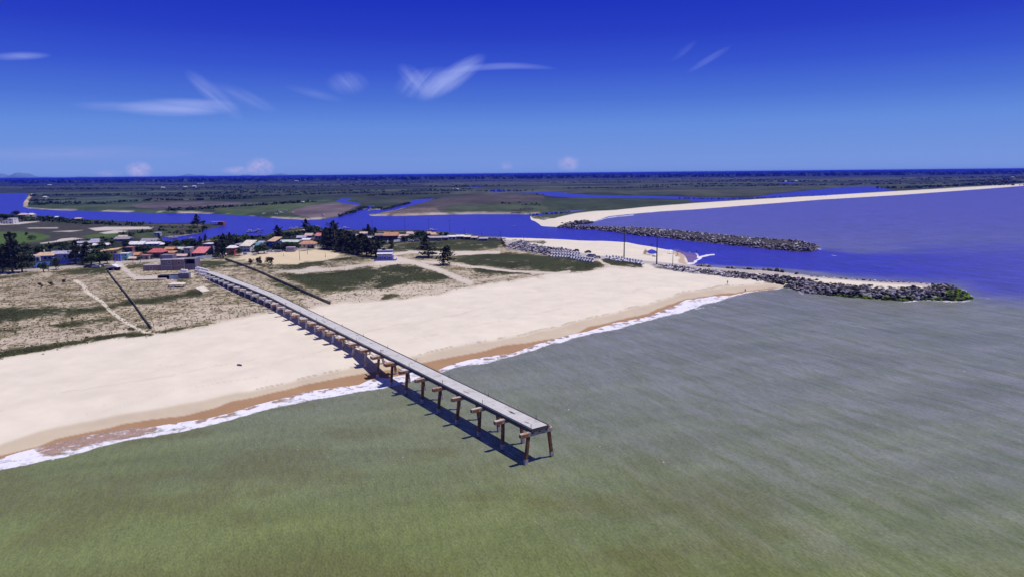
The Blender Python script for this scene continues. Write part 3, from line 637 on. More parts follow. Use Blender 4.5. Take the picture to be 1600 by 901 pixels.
def gat(px, py):
    q = at(px, py, 2.3); q = at(px, py, ground_z(q[0], q[1])); q[2] = ground_z(q[0], q[1]); return q

# ------------------------------------------------------------------ pier
PA = np.array([(4.6, 115.3), (-28.5, 164), (-60, 210.2), (-88.9, 252.7), (-116, 288.2), (-143, 325)])
PL = np.r_[0, np.cumsum(np.linalg.norm(np.diff(PA, axis=0), axis=1))]
PTOT = PL[-1]
def pier_at(s):
    q = np.array([np.interp(s, PL, PA[:, 0]), np.interp(s, PL, PA[:, 1])])
    a = np.array([np.interp(min(s + 6, PTOT), PL, PA[:, 0]), np.interp(min(s + 6, PTOT), PL, PA[:, 1])])
    b = np.array([np.interp(max(s - 6, 0), PL, PA[:, 0]), np.interp(max(s - 6, 0), PL, PA[:, 1])])
    d = (a - b) / np.linalg.norm(a - b)
    return q, d, np.array([d[1], -d[0]])       # point, direction landwards, unit to the right of it
deckm = mat('weathered_deck_concrete', (0.50, 0.485, 0.475), 0.85, 0.10, 0.6, 0.2, dirt=(0.38, 0.36, 0.35), dirtamt=0.15, dscale=0.35)
beamm = mat('dark_beam_concrete', (0.085, 0.075, 0.075), 0.85, 0.3, 0.7)  # near-black concrete on girders, kerbs and end beam
capm = mat('rust_stained_concrete', (0.45, 0.38, 0.33), 0.85, 0.2, 0.9, dirt=(0.30, 0.14, 0.075), dirtamt=0.45, dscale=0.6)
rustm = mat('rusty_face_concrete', (0.31, 0.13, 0.055), 0.85, 0.4, 1.1, dirt=(0.45, 0.33, 0.26), dirtamt=0.2, dscale=0.8)
palecap = mat('pale_pier_concrete', (0.62, 0.59, 0.61), 0.85, 0.12, 0.8, dirt=(0.33, 0.20, 0.12), dirtamt=0.1, dscale=0.5)
pilem = mat('dark_wet_pile_concrete', (0.12, 0.065, 0.042), 0.8, 0.4, 1.4, dirt=(0.30, 0.115, 0.045), dirtamt=0.6, dscale=0.9)
barn = mat('barnacled_pile_foot', (0.42, 0.38, 0.37), 0.9, 0.25, 2.0)
ironm = mat('rusted_iron', (0.05, 0.03, 0.022), 0.8)
pier = thing('pier', 'long narrow derelict concrete pier with rust stained bents running from the dunes into the sea', 'pier', (4.6, 115.3, 0))
PO = Vector((4.6, 115.3, 0))
def P3(s, lat, z):
    q, d, r_ = pier_at(s); return Vector((q[0] + r_[0] * lat - PO.x, q[1] + r_[1] * lat - PO.y, z))
def deck_z(s): return 6.35 - 1.1 * max(0, (s - 190) / 66) ** 1.5
def strip(name, lat0, lat1, zo0, zo1, m_, s0=0.0, s1=PTOT, n=66, parent=pier):
    b = MB(); 
    for k in range(n + 1):
        s = s0 + (s1 - s0) * k / n; z = deck_z(s)
        b.v += [tuple(P3(s, lat0, z + zo0)), tuple(P3(s, lat1, z + zo0)), tuple(P3(s, lat1, z + zo1)), tuple(P3(s, lat0, z + zo1))]
        if k:
            o = (k - 1) * 4
            for i in range(4): b.f.append((o + i, o + 4 + i, o + 4 + (i + 1) % 4, o + (i + 1) % 4))
    b.f += [(0, 1, 2, 3), (n * 4 + 3, n * 4 + 2, n * 4 + 1, n * 4)]
    return b.build(name, m_, parent)
# lateral axis: +lat is the right hand side looking landwards -> the north-east (far) side of the pier
strip('deck', -1.70, 1.70, -0.22, 0.0, deckm)
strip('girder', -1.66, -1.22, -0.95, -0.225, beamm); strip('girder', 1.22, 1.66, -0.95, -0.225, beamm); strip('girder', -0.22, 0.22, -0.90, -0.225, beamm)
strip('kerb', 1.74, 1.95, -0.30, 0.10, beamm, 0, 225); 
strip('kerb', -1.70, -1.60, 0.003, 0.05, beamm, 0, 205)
# crack lines / deck joints as thin dark strips
jm = mat('deck_joint_dark', (0.30, 0.28, 0.28))
for k in range(1, 32):
    s = k * 8.0 + .4; b = MB(); b.bar(P3(s, -1.59, deck_z(s) + .006), P3(s, 1.69, deck_z(s) + .006), 0.06, 0.02); b.build('deck_joint', jm, pier)
rs = random.Random(4)
for k in range(33):
    s = min(0.4 + 8.0 * k, PTOT - 0.3); zt = deck_z(s) - 0.62
    if k >= 28: zt = deck_z(s) - 0.5
    q, d, r_ = pier_at(s)
    gz = ground_z(q[0] - 2 * r_[0], q[1] - 2 * r_[1])
    base = min(gz, 0) - 1.5 if gz < 0.3 else gz - 0.6
    # +lat side (right looking landwards) = far side;  the long stubs stick out on the near, seaward-left side (-lat)
    wcap = 0.72 if k < 7 else (1.5 if k < 12 else 1.9 if k < 17 else 1.1)
    near = -(3.95 if k < 12 else 4.3) - rs.uniform(-.15, .25); far = 2.45 if k != 0 else 2.9
    mcap = capm if k < 22 else palecap
    if 17 < k: mcap = palecap
    hcap = 0.74
    b = MB(); b.bar(P3(s, near, zt - hcap / 2), P3(s, far, zt - hcap / 2), wcap, hcap)
    cap = b.build('pile_cap', mcap, pier, bevel=0.03)
    if k < 20:     # stained end and flank plates with a recess, like the broken brackets
        b = MB(); e = P3(s, near - 0.012, zt - hcap / 2); dd_ = (P3(s, near + 1, 0) - P3(s, near, 0)).normalized()
        b.bar(e - dd_ * 0.05, e + dd_ * 0.02, wcap - .12, hcap - .16)
        side = P3(s - wcap / 2 - 0.03, near + 0.25, zt - hcap / 2); side2 = P3(s - wcap / 2 - 0.03, near + rs.uniform(1.3, 2.1), zt - hcap / 2)
        b.bar(side, side2, 0.05, hcap - .2)
        b.build('rust_patch', rustm, cap)
    if 6 <= k < 20 and rs.random() < .8:
        b = MB(); z1 = deck_z(s) - .30
        b.bar(P3(s + wcap / 2 + .4, -3.0, zt - .2), P3(s + wcap / 2 + .4, -1.7, zt - .2), 1.5, 0.22)
        b.bar(P3(s + wcap / 2 - .1, -2.9, zt - .1), P3(s + wcap / 2 + 2.2, -2.9, zt - .1), 0.3, 0.2)
        b.build('ledge_slab', palecap, pier)
    for side_, latt in ((-1, -2.15), (1, 1.75 if k else 2.3)):
        bat = rs.uniform(0.25, 1.3) if k and k < 12 else rs.uniform(0, .5) if k else 1.25
        if k == 0 and side_ > 0: bat = 1.45
        al = rs.uniform(-.5, .5) if k else (-0.2 if side_ < 0 else 0.3)
        w = 0.50 if k < 24 else 0.45
        top = P3(s, latt, zt - hcap + .1); bot = P3(s + al, latt + side_ * bat, base)
        b = MB(); b.bar(top, bot, w, w, up=(r_[0], r_[1], 0))
        pm = pilem if k < 9 else (palecap if k > 15 or side_ < 0 and k > 11 else capm)
        pl = b.build('pile', pm, pier)
        if gz < 0.3:
            t0 = (top.z - 0.95) / (top.z - bot.z); t1 = (top.z + .3) / (top.z - bot.z)
            a0 = top.lerp(bot, t0); a1 = top.lerp(bot, t1)
            MB().bar(a0, a1, w + .07, w + .07, up=(r_[0], r_[1], 0)).build('barnacle_collar', barn, pl)
    # far side: small stub block standing proud of the kerb
    if k < 24:
        MB().bar(P3(s, 2.0, zt + .14), P3(s, 2.45, zt + .14), 0.55, 0.26).build('stub_block', rustm if k < 14 else palecap, pier)
stn = mat('deck_stain', (0.30, 0.27, 0.25), 0.9, 0.3, 1.5)
for k in range(26):
    s = rs.uniform(2, 200); lt = rs.uniform(-1.3, 1.2); w_ = rs.uniform(.15, .55); l_ = rs.uniform(.2, 1.6); b = MB(); n_ = 9; vs = [tuple(P3(s + l_ * math.cos(a_) * rs.uniform(.6, 1), lt + w_ * math.sin(a_) * rs.uniform(.6, 1), deck_z(s) + .004)) for a_ in [i * 6.283 / n_ for i in range(n_)]]
    b.add(vs, [tuple(range(n_))]); b.build('deck_patch', stn, pier)
# end face: fractured beam across the seaward end
b = MB(); b.bar(P3(-0.06, -1.75, 6.0), P3(-0.06, 1.95, 6.0), 0.10, 0.62); b.build('end_beam', beamm, pier)
for s in np.arange(0.3, 150, 16.0):
    for lt in (-1.62, 1.66):
        ss = s + (0 if lt < 0 else 3)
        MB().tube([P3(ss, lt, deck_z(ss)), P3(ss, lt, deck_z(ss) + 0.85)], 0.05, 6).build('iron_post', ironm, pier)
# ------------------------------------------------------------------ hills beyond the plain
hillm = mat('haze_tinted_hill', (0.10, 0.165, 0.36), 0.95, 0.1, 0.002, 0.0)  # blue of distant haze put into the hills' own colour
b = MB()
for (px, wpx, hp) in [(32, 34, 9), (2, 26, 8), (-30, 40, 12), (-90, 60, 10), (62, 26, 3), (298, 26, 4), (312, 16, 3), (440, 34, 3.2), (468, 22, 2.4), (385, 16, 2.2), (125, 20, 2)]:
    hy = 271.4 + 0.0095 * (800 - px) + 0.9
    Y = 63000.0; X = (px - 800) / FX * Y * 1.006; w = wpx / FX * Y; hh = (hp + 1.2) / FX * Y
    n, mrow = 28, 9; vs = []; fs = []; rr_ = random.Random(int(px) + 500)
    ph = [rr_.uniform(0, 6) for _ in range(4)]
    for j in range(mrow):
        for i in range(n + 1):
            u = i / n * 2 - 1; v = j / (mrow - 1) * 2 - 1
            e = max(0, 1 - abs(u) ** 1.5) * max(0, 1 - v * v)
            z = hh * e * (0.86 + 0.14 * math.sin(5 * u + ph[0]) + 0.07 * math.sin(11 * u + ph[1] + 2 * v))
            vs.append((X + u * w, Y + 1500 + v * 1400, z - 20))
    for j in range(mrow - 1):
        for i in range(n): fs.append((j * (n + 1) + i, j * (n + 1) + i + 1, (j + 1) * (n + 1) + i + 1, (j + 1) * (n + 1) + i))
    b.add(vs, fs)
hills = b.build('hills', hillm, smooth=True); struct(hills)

# ------------------------------------------------------------------ foliage
def leafm(name, c1, c2, sc=0.6):
    mt, nt, bs = new_mat(name)
    g = nt.nodes.new('ShaderNodeNewGeometry')
    oi = nt.nodes.new('ShaderNodeObjectInfo')
    n = noise(nt, g.outputs['Position'], sc, 3, 0.6)
    k = ramp_node(nt, n, [(0.35, 0.0), (0.65, 1.0)])
    c = mixc(nt, k, c1, c2)
    c = mixc(nt, 1.0, c, ramp_node(nt, oi.outputs['Random'], [(0.0, 0.75), (1.0, 1.25)]), 'MULTIPLY')
    nt.links.new(c, bs.inputs['Base Color']); bs.inputs['Roughness'].default_value = 0.8; bs.inputs['Specular IOR Level'].default_value = 0.15
    return mt
M_CAS = leafm('casuarina_needles', (0.020, 0.028, 0.014), (0.045, 0.055, 0.026))
M_BRD = leafm('broad_leaves', (0.022, 0.040, 0.010), (0.055, 0.085, 0.022))
M_OLV = leafm('olive_leaves', (0.060, 0.060, 0.022), (0.11, 0.10, 0.04))
M_WOOD = leafm('woodland_leaves', (0.018, 0.032, 0.014), (0.040, 0.062, 0.026), 0.02)
M_BARK = mat('tree_bark', (0.12, 0.09, 0.07), 0.9, 0.3, 2.0)
def blob_tris(rg, cx, cy, cz, rx, ry, rz, n, s):
    d = rg.normal(size=(n, 3)); d /= np.linalg.norm(d, axis=1)[:, None]
    r = rg.uniform(0.45, 1.0, n) ** 0.6
    c = d * r[:, None] * np.array([rx, ry, rz]) + np.array([cx, cy, cz])
    a = rg.normal(size=(n, 3)); a /= np.linalg.norm(a, axis=1)[:, None]
    b2 = np.cross(a, rg.normal(size=(n, 3))); b2 /= np.linalg.norm(b2, axis=1)[:, None]
    ss = s * rg.uniform(.6, 1.3, n)[:, None]
    return np.stack([c + a * ss, c - a * ss * .5 + b2 * ss * .85, c - a * ss * .5 - b2 * ss * .85], 1)
def tri_mesh(name, T, m_):
    me = bpy.data.meshes.new(name); n = len(T)
    me.vertices.add(n * 3); me.vertices.foreach_set('co', T.astype(np.float32).ravel())
    me.loops.add(n * 3); me.loops.foreach_set('vertex_index', np.arange(n * 3, dtype=np.int32))
    me.polygons.add(n); me.polygons.foreach_set('loop_start', np.arange(0, n * 3, 3, dtype=np.int32))
    me.update(calc_edges=True); me.materials.append(m_); return me
# unit-height trees (height 1) so copies scale
def cas_crown(seed):
    rg = np.random.default_rng(seed); T = []
    lean = rg.normal(0, .03, 2)
    for k in range(26):
        h = 0.16 + 0.84 * (k / 25) ** 0.9; w = 0.23 * (1 - h) ** 0.7 + 0.03
        a = rg.uniform(0, 6.28); off = rg.uniform(.2, 1.25) * w
        T.append(blob_tris(rg, lean[0] * h * 3 + off * math.cos(a), lean[1] * h * 3 + off * math.sin(a), min(h, .97), w * .72, w * .72, .06, 30, .040))
    for k in range(9):                      # wisps standing out of the outline
        a = rg.uniform(0, 6.28); h = rg.uniform(.35, .9); w = .20 * (1 - h) + .09
        for q in range(4):
            T.append(blob_tris(rg, w * (1 + .25 * q) * math.cos(a), w * (1 + .25 * q) * math.sin(a), h + .025 * q, .022, .022, .03, 7, .02))
    return tri_mesh('crown', np.concatenate(T), M_CAS)
def brd_crown(seed, m_=None, flat=.75):
    rg = np.random.default_rng(seed); T = []
    for k in range(15):
        a = rg.uniform(0, 6.28); r = rg.uniform(0, .34); h = rg.uniform(.36, .84) - r * .35
        w = rg.uniform(.12, .2)
        T.append(blob_tris(rg, r * math.cos(a), r * math.sin(a), h, w * 1.15, w * 1.15, w * flat * 1.1, 52, .055))
    return tri_mesh('crown', np.concatenate(T), m_ or M_BRD)
def mk_trunk(kind, seed):
    rg = random.Random(seed); b = MB()
    if kind == 'cas':
        b.tube([(0, 0, -.03), (.01, 0, .3), (0, .01, .65), (.01, .0, .93)], [.022, .017, .011, .004], 7)
        for k in range(9):
            h = rg.uniform(.2, .8); a = rg.uniform(0, 6.28); l = .20 * (1 - h) + .06
            b.tube([(0, 0, h), (l * math.cos(a), l * math.sin(a), h + .05)], [.007, .002], 5)
    else:
        b.tube([(0, 0, -.04), (.015, 0, .2), (0, .01, .38)], [.035, .027, .02], 7)
        for k in range(6):
            a = k * 1.05 + rg.uniform(-.3, .3); b.tube([(0, 0, .3), (.12 * math.cos(a), .12 * math.sin(a), .48), (.24 * math.cos(a), .24 * math.sin(a), .66)], [.018, .011, .004], 5)
    return b.mesh('trunk', M_BARK, True)
TREE = {'cas': [(mk_trunk('cas', i), cas_crown(10 + i)) for i in range(6)], 'brd': [(mk_trunk('brd', i), brd_crown(30 + i)) for i in range(6)],
        'yng': [(mk_trunk('brd', 20 + i), brd_crown(60 + i, M_OLV, .9)) for i in range(3)]}
def palm_meshes():
    b = MB(); b.tube([(0, 0, -.03), (.03, 0, .3), (.04, 0, .72)], [.03, .022, .018], 8); t = b.mesh('trunk', M_BARK, True)
    c = MB()
    for k in range(15):
        a = k * 2.4; l = .36; e = [.25, .05, -.1][k % 3]; prev = Vector((.04, 0, .72))
        for q in range(6):
            u = (q + 1) / 6; p_ = Vector((.04 + l * u * math.cos(a), l * u * math.sin(a), .72 + e * u * (1.6 - u) - .22 * u * u))
            c.bar(prev, p_, .07 * (1.1 - u), .006); prev = p_
    return t, c.mesh('crown', M_BRD)
TREE['plm'] = [palm_meshes()]
rt = random.Random(11)
def tree(px, py, hpx, kind, label, name=None, wide=1.0, group=None, cat='tree'):
    q = gat(px, py); hm_ = hpx * q[1] / FX
    nm = name or {'cas': 'casuarina_tree', 'brd': 'broadleaf_tree', 'yng': 'young_tree', 'plm': 'palm_tree'}[kind]
    t = thing(nm, label, cat, q, rt.uniform(0, 6.28), group)
    tm, cm = rt.choice(TREE[kind]); w = wide * rt.uniform(.92, 1.1)
    for nn_, me_ in (('trunk', tm), ('crown', cm)):
        o = bpy.data.objects.new(nn_, me_); C.objects.link(o); o.parent = t; o.scale = (hm_ * w, hm_ * w, hm_)
    return t
TREES = [
 (20, 427, 62, 'cas', 'tallest casuarina with a bare spiky top beside the road at the left edge', 1.15),
 (35, 425, 42, 'cas', 'dark casuarina just right of the tallest spiky one at the left edge', 1.3),
 (5, 425, 36, 'cas', 'dark casuarina cut by the left edge of the frame beside the road', 1.3),
 (47, 415, 24, 'brd', 'rounded dark tree between the left edge casuarinas and the blue wall', 1.1),
 (12, 407, 26, 'brd', 'dark tree behind the casuarinas at the left edge', 1.4),
 (30, 404, 24, 'brd', 'dark tree left of the low purple shed', 1.3),
 (68, 425, 17, 'brd', 'small thin trunked tree on the verge in front of the light blue wall', .9),
 (88, 421, 21, 'brd', 'dark tree standing where the wall turns from light to dark blue', .8),
 (103, 403, 13, 'brd', 'small bushy tree before the long lilac house wing', 1.0),
 (118, 413, 36, 'cas', 'tall dark casuarina at the right end of the blue wall', 1.2),
 (130, 414, 30, 'cas', 'dark casuarina behind the parked cars, left one', 1.5),
 (143, 414, 27, 'brd', 'broad dark tree shading the parked cars', 1.4),
 (156, 413, 26, 'brd', 'broad dark tree directly left of the yellow house', 1.3),
 (168, 412, 17, 'brd', 'dark bush in front of the yellow house wall by the small hut', 1.3),
 (60, 397, 14, 'brd', 'dark tree behind the terracotta porch of the lilac house', 1.5), (78, 392, 13, 'brd', 'dark tree behind the middle of the long lilac house', 1.5),
 (96, 388, 12, 'brd', 'dark tree behind the grey roofed wing of the lilac house', 1.6), (8, 398, 14, 'brd', 'dark tree at the left edge below the bright green marsh', 1.8),
 (40, 393, 13, 'brd', 'dark tree at the foot of the marsh above the low purple shed', 1.8), (135, 388, 12, 'brd', 'dark tree among the long grey sheds, left one', 1.4),
 (158, 388, 11, 'brd', 'dark tree behind the terracotta roof of the yellow house', 1.4), (176, 384, 10, 'brd', 'dark tree behind the top corner of the yellow house', 1.5),
 (196, 388, 11, 'brd', 'dark tree right behind the yellow house beside the white roofs', 1.2), (224, 396, 14, 'brd', 'large round dark tree left of the red hip roofed house', 1.5),
 (214, 394, 11, 'brd', 'dark tree between the brick red house and the round dark tree', 1.2), (236, 405, 8, 'brd', 'small round bush in front of the red hip roofed house', 1.2),
 (217, 407, 8, 'brd', 'small bush beside the brown roofed shed', 1.1), (205, 372, 8, 'brd', 'tree behind the white roofs near the creek', 1.5),
 (248, 378, 10, 'cas', 'slim dark tree at the left tip of the creek', 1.4), (262, 388, 13, 'brd', 'tree behind the orange roofs, left one', 1.4),
 (275, 387, 14, 'brd', 'tree behind the orange roofs, beside the creek mouth', 1.4), (292, 388, 17, 'brd', 'big round dark tree above the narrow grey house', 1.3),
 (303, 389, 18, 'brd', 'big round dark tree left of the red sheet roof', 1.2), (314, 385, 15, 'cas', 'narrow casuarina behind the lilac two storey house', 1.2),
 (320, 379, 13, 'cas', 'narrow casuarina at the creek bank behind the lilac two storey house', 1.1), (328, 402, 12, 'brd', 'round dark tree in front of the lilac two storey house', 1.1),
 (340, 401, 25, 'cas', 'dark casuarina at the left of the clump by the top of the long fence', 1.5), (349, 403, 28, 'cas', 'tallest casuarina of the clump by the top of the long fence', 1.4),
 (345, 392, 24, 'cas', 'dark casuarina at the back of the clump left of the red house', 1.6), (357, 390, 24, 'cas', 'dark casuarina behind the small red house', 1.4),
 (362, 387, 23, 'cas', 'spire shaped casuarina rising over the mangrove behind the red house', 1.0), (369, 386, 17, 'brd', 'dark tree left of the cream sheet roof', 1.4),
 (374, 399, 13, 'brd', 'dark tree in front of the cream roofed house', 1.1), (352, 381, 12, 'brd', 'dark tree on the creek bank left of the spire shaped casuarina', 1.8),
 (384, 377, 9, 'brd', 'tree on the mangrove bank behind the cream roofed house', 1.8), (404, 397, 16, 'brd', 'dark tree right of the teal house, left of a pair', 1.2),
 (413, 396, 17, 'brd', 'big round dark tree right of the teal house, right of a pair', 1.3), (432, 393, 15, 'brd', 'dark tree right below the tan roofed blue house', 1.2),
 (442, 393, 17, 'brd', 'big dark tree below the long pale green roof, left end', 1.4), (453, 392, 16, 'brd', 'big dark tree below the long pale green roof, middle', 1.3),
 (463, 390, 13, 'brd', 'dark tree at the right end of the long pale green roof', 1.2), (438, 375, 22, 'cas', 'tall casuarina on the river bank behind the tan roofed blue house', 1.5),
 (452, 373, 12, 'brd', 'dark tree on the river bank behind the long pale green roof', 1.8), (463, 370, 9, 'brd', 'low dark tree on the bank left of the moored boats', 1.8),
 (479, 368, 25, 'cas', 'tall dark casuarina standing against the river above the lilac roofs', 1.3), (489, 369, 19, 'brd', 'dark tree beside the tall riverside casuarina', 1.3),
 (497, 371, 14, 'brd', 'dark tree behind the bright red roof by the river', 1.5), (508, 375, 14, 'brd', 'dark tree right behind the bright red roof', 1.6),
 (521, 380, 34, 'cas', 'tallest casuarina rising above the village against the river', 1.25), (531, 378, 22, 'brd', 'dark tree right of the tallest village casuarina', 1.5),
 (543, 379, 20, 'brd', 'dark tree behind the casuarina row, left of the cream riverside house', 1.5), (500, 385, 13, 'brd', 'dark tree right of the orange veranda house', 1.2),
 (572, 366, 11, 'brd', 'dark tree behind the cream riverside house', 1.6), (579, 370, 19, 'cas', 'slim casuarina with two spires by the first river pole', 1.1),
 (585, 374, 18, 'cas', 'slim casuarina left of the dusky red house by the river', 1.1), (612, 391, 17, 'cas', 'small casuarina just behind the blue beach house', 1.1),
 (632, 377, 10, 'brd', 'low dark tree right of the orange roofed brown house', 1.6), (643, 376, 12, 'brd', 'dark tree left of the large round riverside tree', 1.5),
 (655, 375, 17, 'brd', 'large round dark tree at the riverside right of the pinkish roof', 1.4), (668, 371, 8, 'brd', 'low dark tree right of the large round riverside tree', 1.6),
 (687, 370, 8, 'brd', 'low spreading dark tree above the grey sheds, left one', 1.9), (698, 370, 8, 'brd', 'low spreading dark tree above the grey sheds, right one', 1.7),
 (670, 403, 31, 'cas', 'broad sparse casuarina standing on the grass, left of the lone pair', 2.3), (693, 414, 30, 'cas', 'broad sparse casuarina with a thin trunk on the sand, right of the lone pair', 2.1),
 (788, 386, 12, 'cas', 'small dark casuarina at the left end of the stone pile', 1.2), (392, 413.5, 11, 'yng', 'leftmost young tree at the edge of the sandy football pitch', 1.0),
 (403, 413, 14, 'yng', 'young tree second from the left by the sandy football pitch', .8), (408, 414, 11, 'yng', 'young tree in the middle by the sandy football pitch', .8),
 (419, 412, 12, 'yng', 'young tree fourth from the left by the sandy football pitch', .9), (424, 413.5, 13, 'yng', 'rightmost young tree at the edge of the sandy football pitch', .8),
 (309, 354, 18, 'cas', 'tall casuarina on the river peninsula beside the wooden pavilion', 1.3), (303, 353, 9, 'brd', 'small tree left of the peninsula casuarina', 1.4),
 (318, 354, 8, 'brd', 'small tree right of the peninsula casuarina', 1.3), (27, 338, 10, 'brd', 'round tree behind the two cream riverside houses at the far left', 1.5),
 (6, 345, 12, 'brd', 'dark tree at the left edge by the river behind the white building', 1.8), (16, 343, 9, 'brd', 'dark tree between the left edge and the cream riverside houses', 1.6),
 (64, 345, 9, 'brd', 'dark tree right of the cream riverside houses', 1.5), (77, 345, 9, 'brd', 'dark tree on the far left bank by a small white hut', 1.6), (96, 345, 7, 'brd', 'low tree on the far left river bank by the pinkish hut', 1.6),
 (42, 368, 6, 'brd', 'lone dark bush tree in the bright green marsh', 1.4), (48, 375, 8, 'brd', 'wide dark shrub in the bright green marsh', 2.2)]
for t_ in TREES: tree(t_[0], t_[1], t_[2], t_[3], t_[4], wide=t_[5])
for i in range(13):
    x = 510 + i * 7.0
    tree(x, 387.5 + (x - 508) * .185, rt.uniform(27, 35) - i * .5, 'cas', 'dark casuarina in the front line of the dense row left of the blue beach house', wide=1.5, group='casuarinas in front of the dense row')
for i in range(12):
    x = 512 + i * 6.6
    tree(x, 381 + (x - 508) * .15, rt.uniform(22, 28) - i * .6, 'cas', 'dark casuarina in the back line of the dense row left of the blue beach house', wide=1.7, group='casuarinas at the back of the dense row')
for x, y, h_, lb in [(63, 448, 8, 'leftmost of three small shrubs on the dry lot'), (80, 447, 8, 'middle one of three small shrubs on the dry lot'), (99, 443, 9, 'rightmost of three small shrubs on the dry lot'),
                     (113, 500, 6, 'lone tiny shrub on a green patch of the near left dune'), (66, 449, 5, 'tiny shrub touching the leftmost shrub on the dry lot')]:
    tree(x, y, h_, 'yng', lb, name='shrub', wide=.9, cat='shrub')

# far woods, hedgerows and mangrove that read as one mass
rg = np.random.default_rng(5)
def clumps(pts, hm_, step, wpx, n=12, big=1.0, gap=0.0):
    T = []
    for (a, b_) in zip(pts[:-1], pts[1:]):
        qa = at(*a, 2); qb = at(*b_, 2); L = np.linalg.norm(qb - qa); k = max(2, int(L / step))
        for i in range(k):
            if rg.random() < gap: continue
            u = (i + rg.random()) / k; q = qa + (qb - qa) * u
            w = wpx * q[1] * q[1] / (CAM_H * FX)
            q = q + np.array([rg.normal(0, step * .3), rg.uniform(-.5, .5) * w, 0])
            s = hm_ * rg.uniform(.6, 1.25) * big
            T.append(blob_tris(rg, q[0], q[1], hm_ * .45, s * .8, s * .8, hm_ * .55 * rg.uniform(.7, 1.25), n, s * .42))
    return T
T = []
HEDGES = [([(52, 319), (110, 319.5), (175, 318.5)], 9, .8), ([(178, 316.5), (210, 316)], 8, .5), ([(52, 313), (85, 313.5), (120, 312)], 7, .4), ([(223, 314.5), (320, 313), (400, 310)], 9, .9), ([(263, 329.5), (290, 329), (330, 327)], 9, .7),
          ([(320, 326), (380, 323), (430, 320), (480, 317)], 8, .7), ([(440, 318), (490, 316)], 8, .7), ([(50, 306), (120, 305.5), (190, 305)], 8, .5), ([(240, 307), (330, 308), (400, 307)], 8, .5), ([(320, 303), (360, 302), (416, 302)], 9, 1.0),
          ([(330, 309), (395, 307), (440, 306)], 7, .4), ([(416, 307), (520, 303), (600, 301)], 8, .5), ([(436, 301), (520, 299), (600, 298)], 7, .4), ([(320, 293), (390, 292), (470, 292)], 8, .5), ([(470, 293), (560, 291), (640, 291)], 7, .3),
          ([(50, 296), (170, 296), (300, 295)], 8, .4), ([(100, 290), (260, 289), (320, 289)], 8, .3), ([(560, 287), (640, 288)], 8, .3), ([(0, 290), (60, 291)], 8, .4), ([(576, 306), (640, 304), (700, 303)], 8, .4), ([(640, 298), (740, 296)], 7, .4),
          ([(560, 326), (568, 323), (590, 324), (600, 326), (640, 316)], 4, .5), ([(530, 336), (548, 331), (566, 325)], 4, .6), ([(780, 319), (797, 319)], 6, .9), ([(806, 317), (815, 317)], 5, .6), ([(818, 320), (845, 321)], 6, .9),
          ([(800, 330), (830, 328)], 3, .4), ([(825, 334), (860, 333), (890, 330)], 3, .5), ([(838, 304), (847, 304)], 5, .5), ([(1000, 291), (1120, 288), (1240, 289)], 8, .5), ([(880, 295), (1000, 294), (1040, 293)], 8, .4),
          ([(1080, 292), (1200, 291), (1320, 289), (1480, 287)], 8, .5), ([(1370, 293), (1420, 294), (1500, 290), (1600, 284)], 8, .7), ([(1200, 284), (1340, 283), (1480, 282)], 8, .3), ([(1040, 285), (1200, 282)], 8, .3), ([(860, 287), (1000, 285)], 8, .3),
          ([(640, 284), (800, 283)], 8, .3), ([(60, 284), (200, 284), (360, 283)], 9, .3), ([(380, 281), (600, 279)], 9, .3), ([(1420, 280), (1600, 276)], 9, .4), ([(1060, 309), (1140, 310), (1180, 309), (1290, 305)], 3, .2), ([(1500, 284), (1600, 280), (1800, 274)], 8, .5)]
for pts, h_, w_ in HEDGES:
    far_ = at(*pts[0], 2)[1]; T += clumps(pts, h_ * .68, max(4.0, far_ / 320), w_ * 2, 12, 1.0 + far_ / 9000)
for k in range(110):                                     # random hedgerows and copses
    y = rg.uniform(277.5, 300) if k % 3 else rg.uniform(276, 285); x = rg.uniform(-60, 1640); y += 0.0095 * (800 - x)
    if 760 < x < 1420 and y > 289: continue
    if x < 60 and y > 298: continue
    L = rg.uniform(40, 170); far_ = at(x, y, 2)[1]
    T += clumps([(x, y), (x + L, y - .0095 * L + rg.normal(0, .4))], rg.uniform(3.5, 6), max(7, far_ / 330), rg.uniform(.4, 1.0), 10, 1.0 + far_ / 7000, .15)
for k in range(26):                                    # forest edge out to the skyline
    dy = [2.2, 3, 4, 5, 6, 7, 8][k % 7] + rg.uniform(-.4, .4)
    for x0 in (-300, 200, 700, 1200):
        x0 = x0 + rg.uniform(-60, 60)
        T += clumps([(x0, 271.4 + .0095 * (800 - x0) + dy), (x0 + 540, 271.4 + .0095 * (800 - x0 - 540) + dy)], 14, 130 + 30 * (8 - dy), .4, 6, 4.5)
wood = bpy.data.objects.new('woodland', tri_mesh('woodland', np.concatenate(T), M_WOOD)); C.objects.link(wood)
wood['kind'] = 'stuff'; wood['label'] = 'dark hedgerows and woods spread over the plain'
T = []
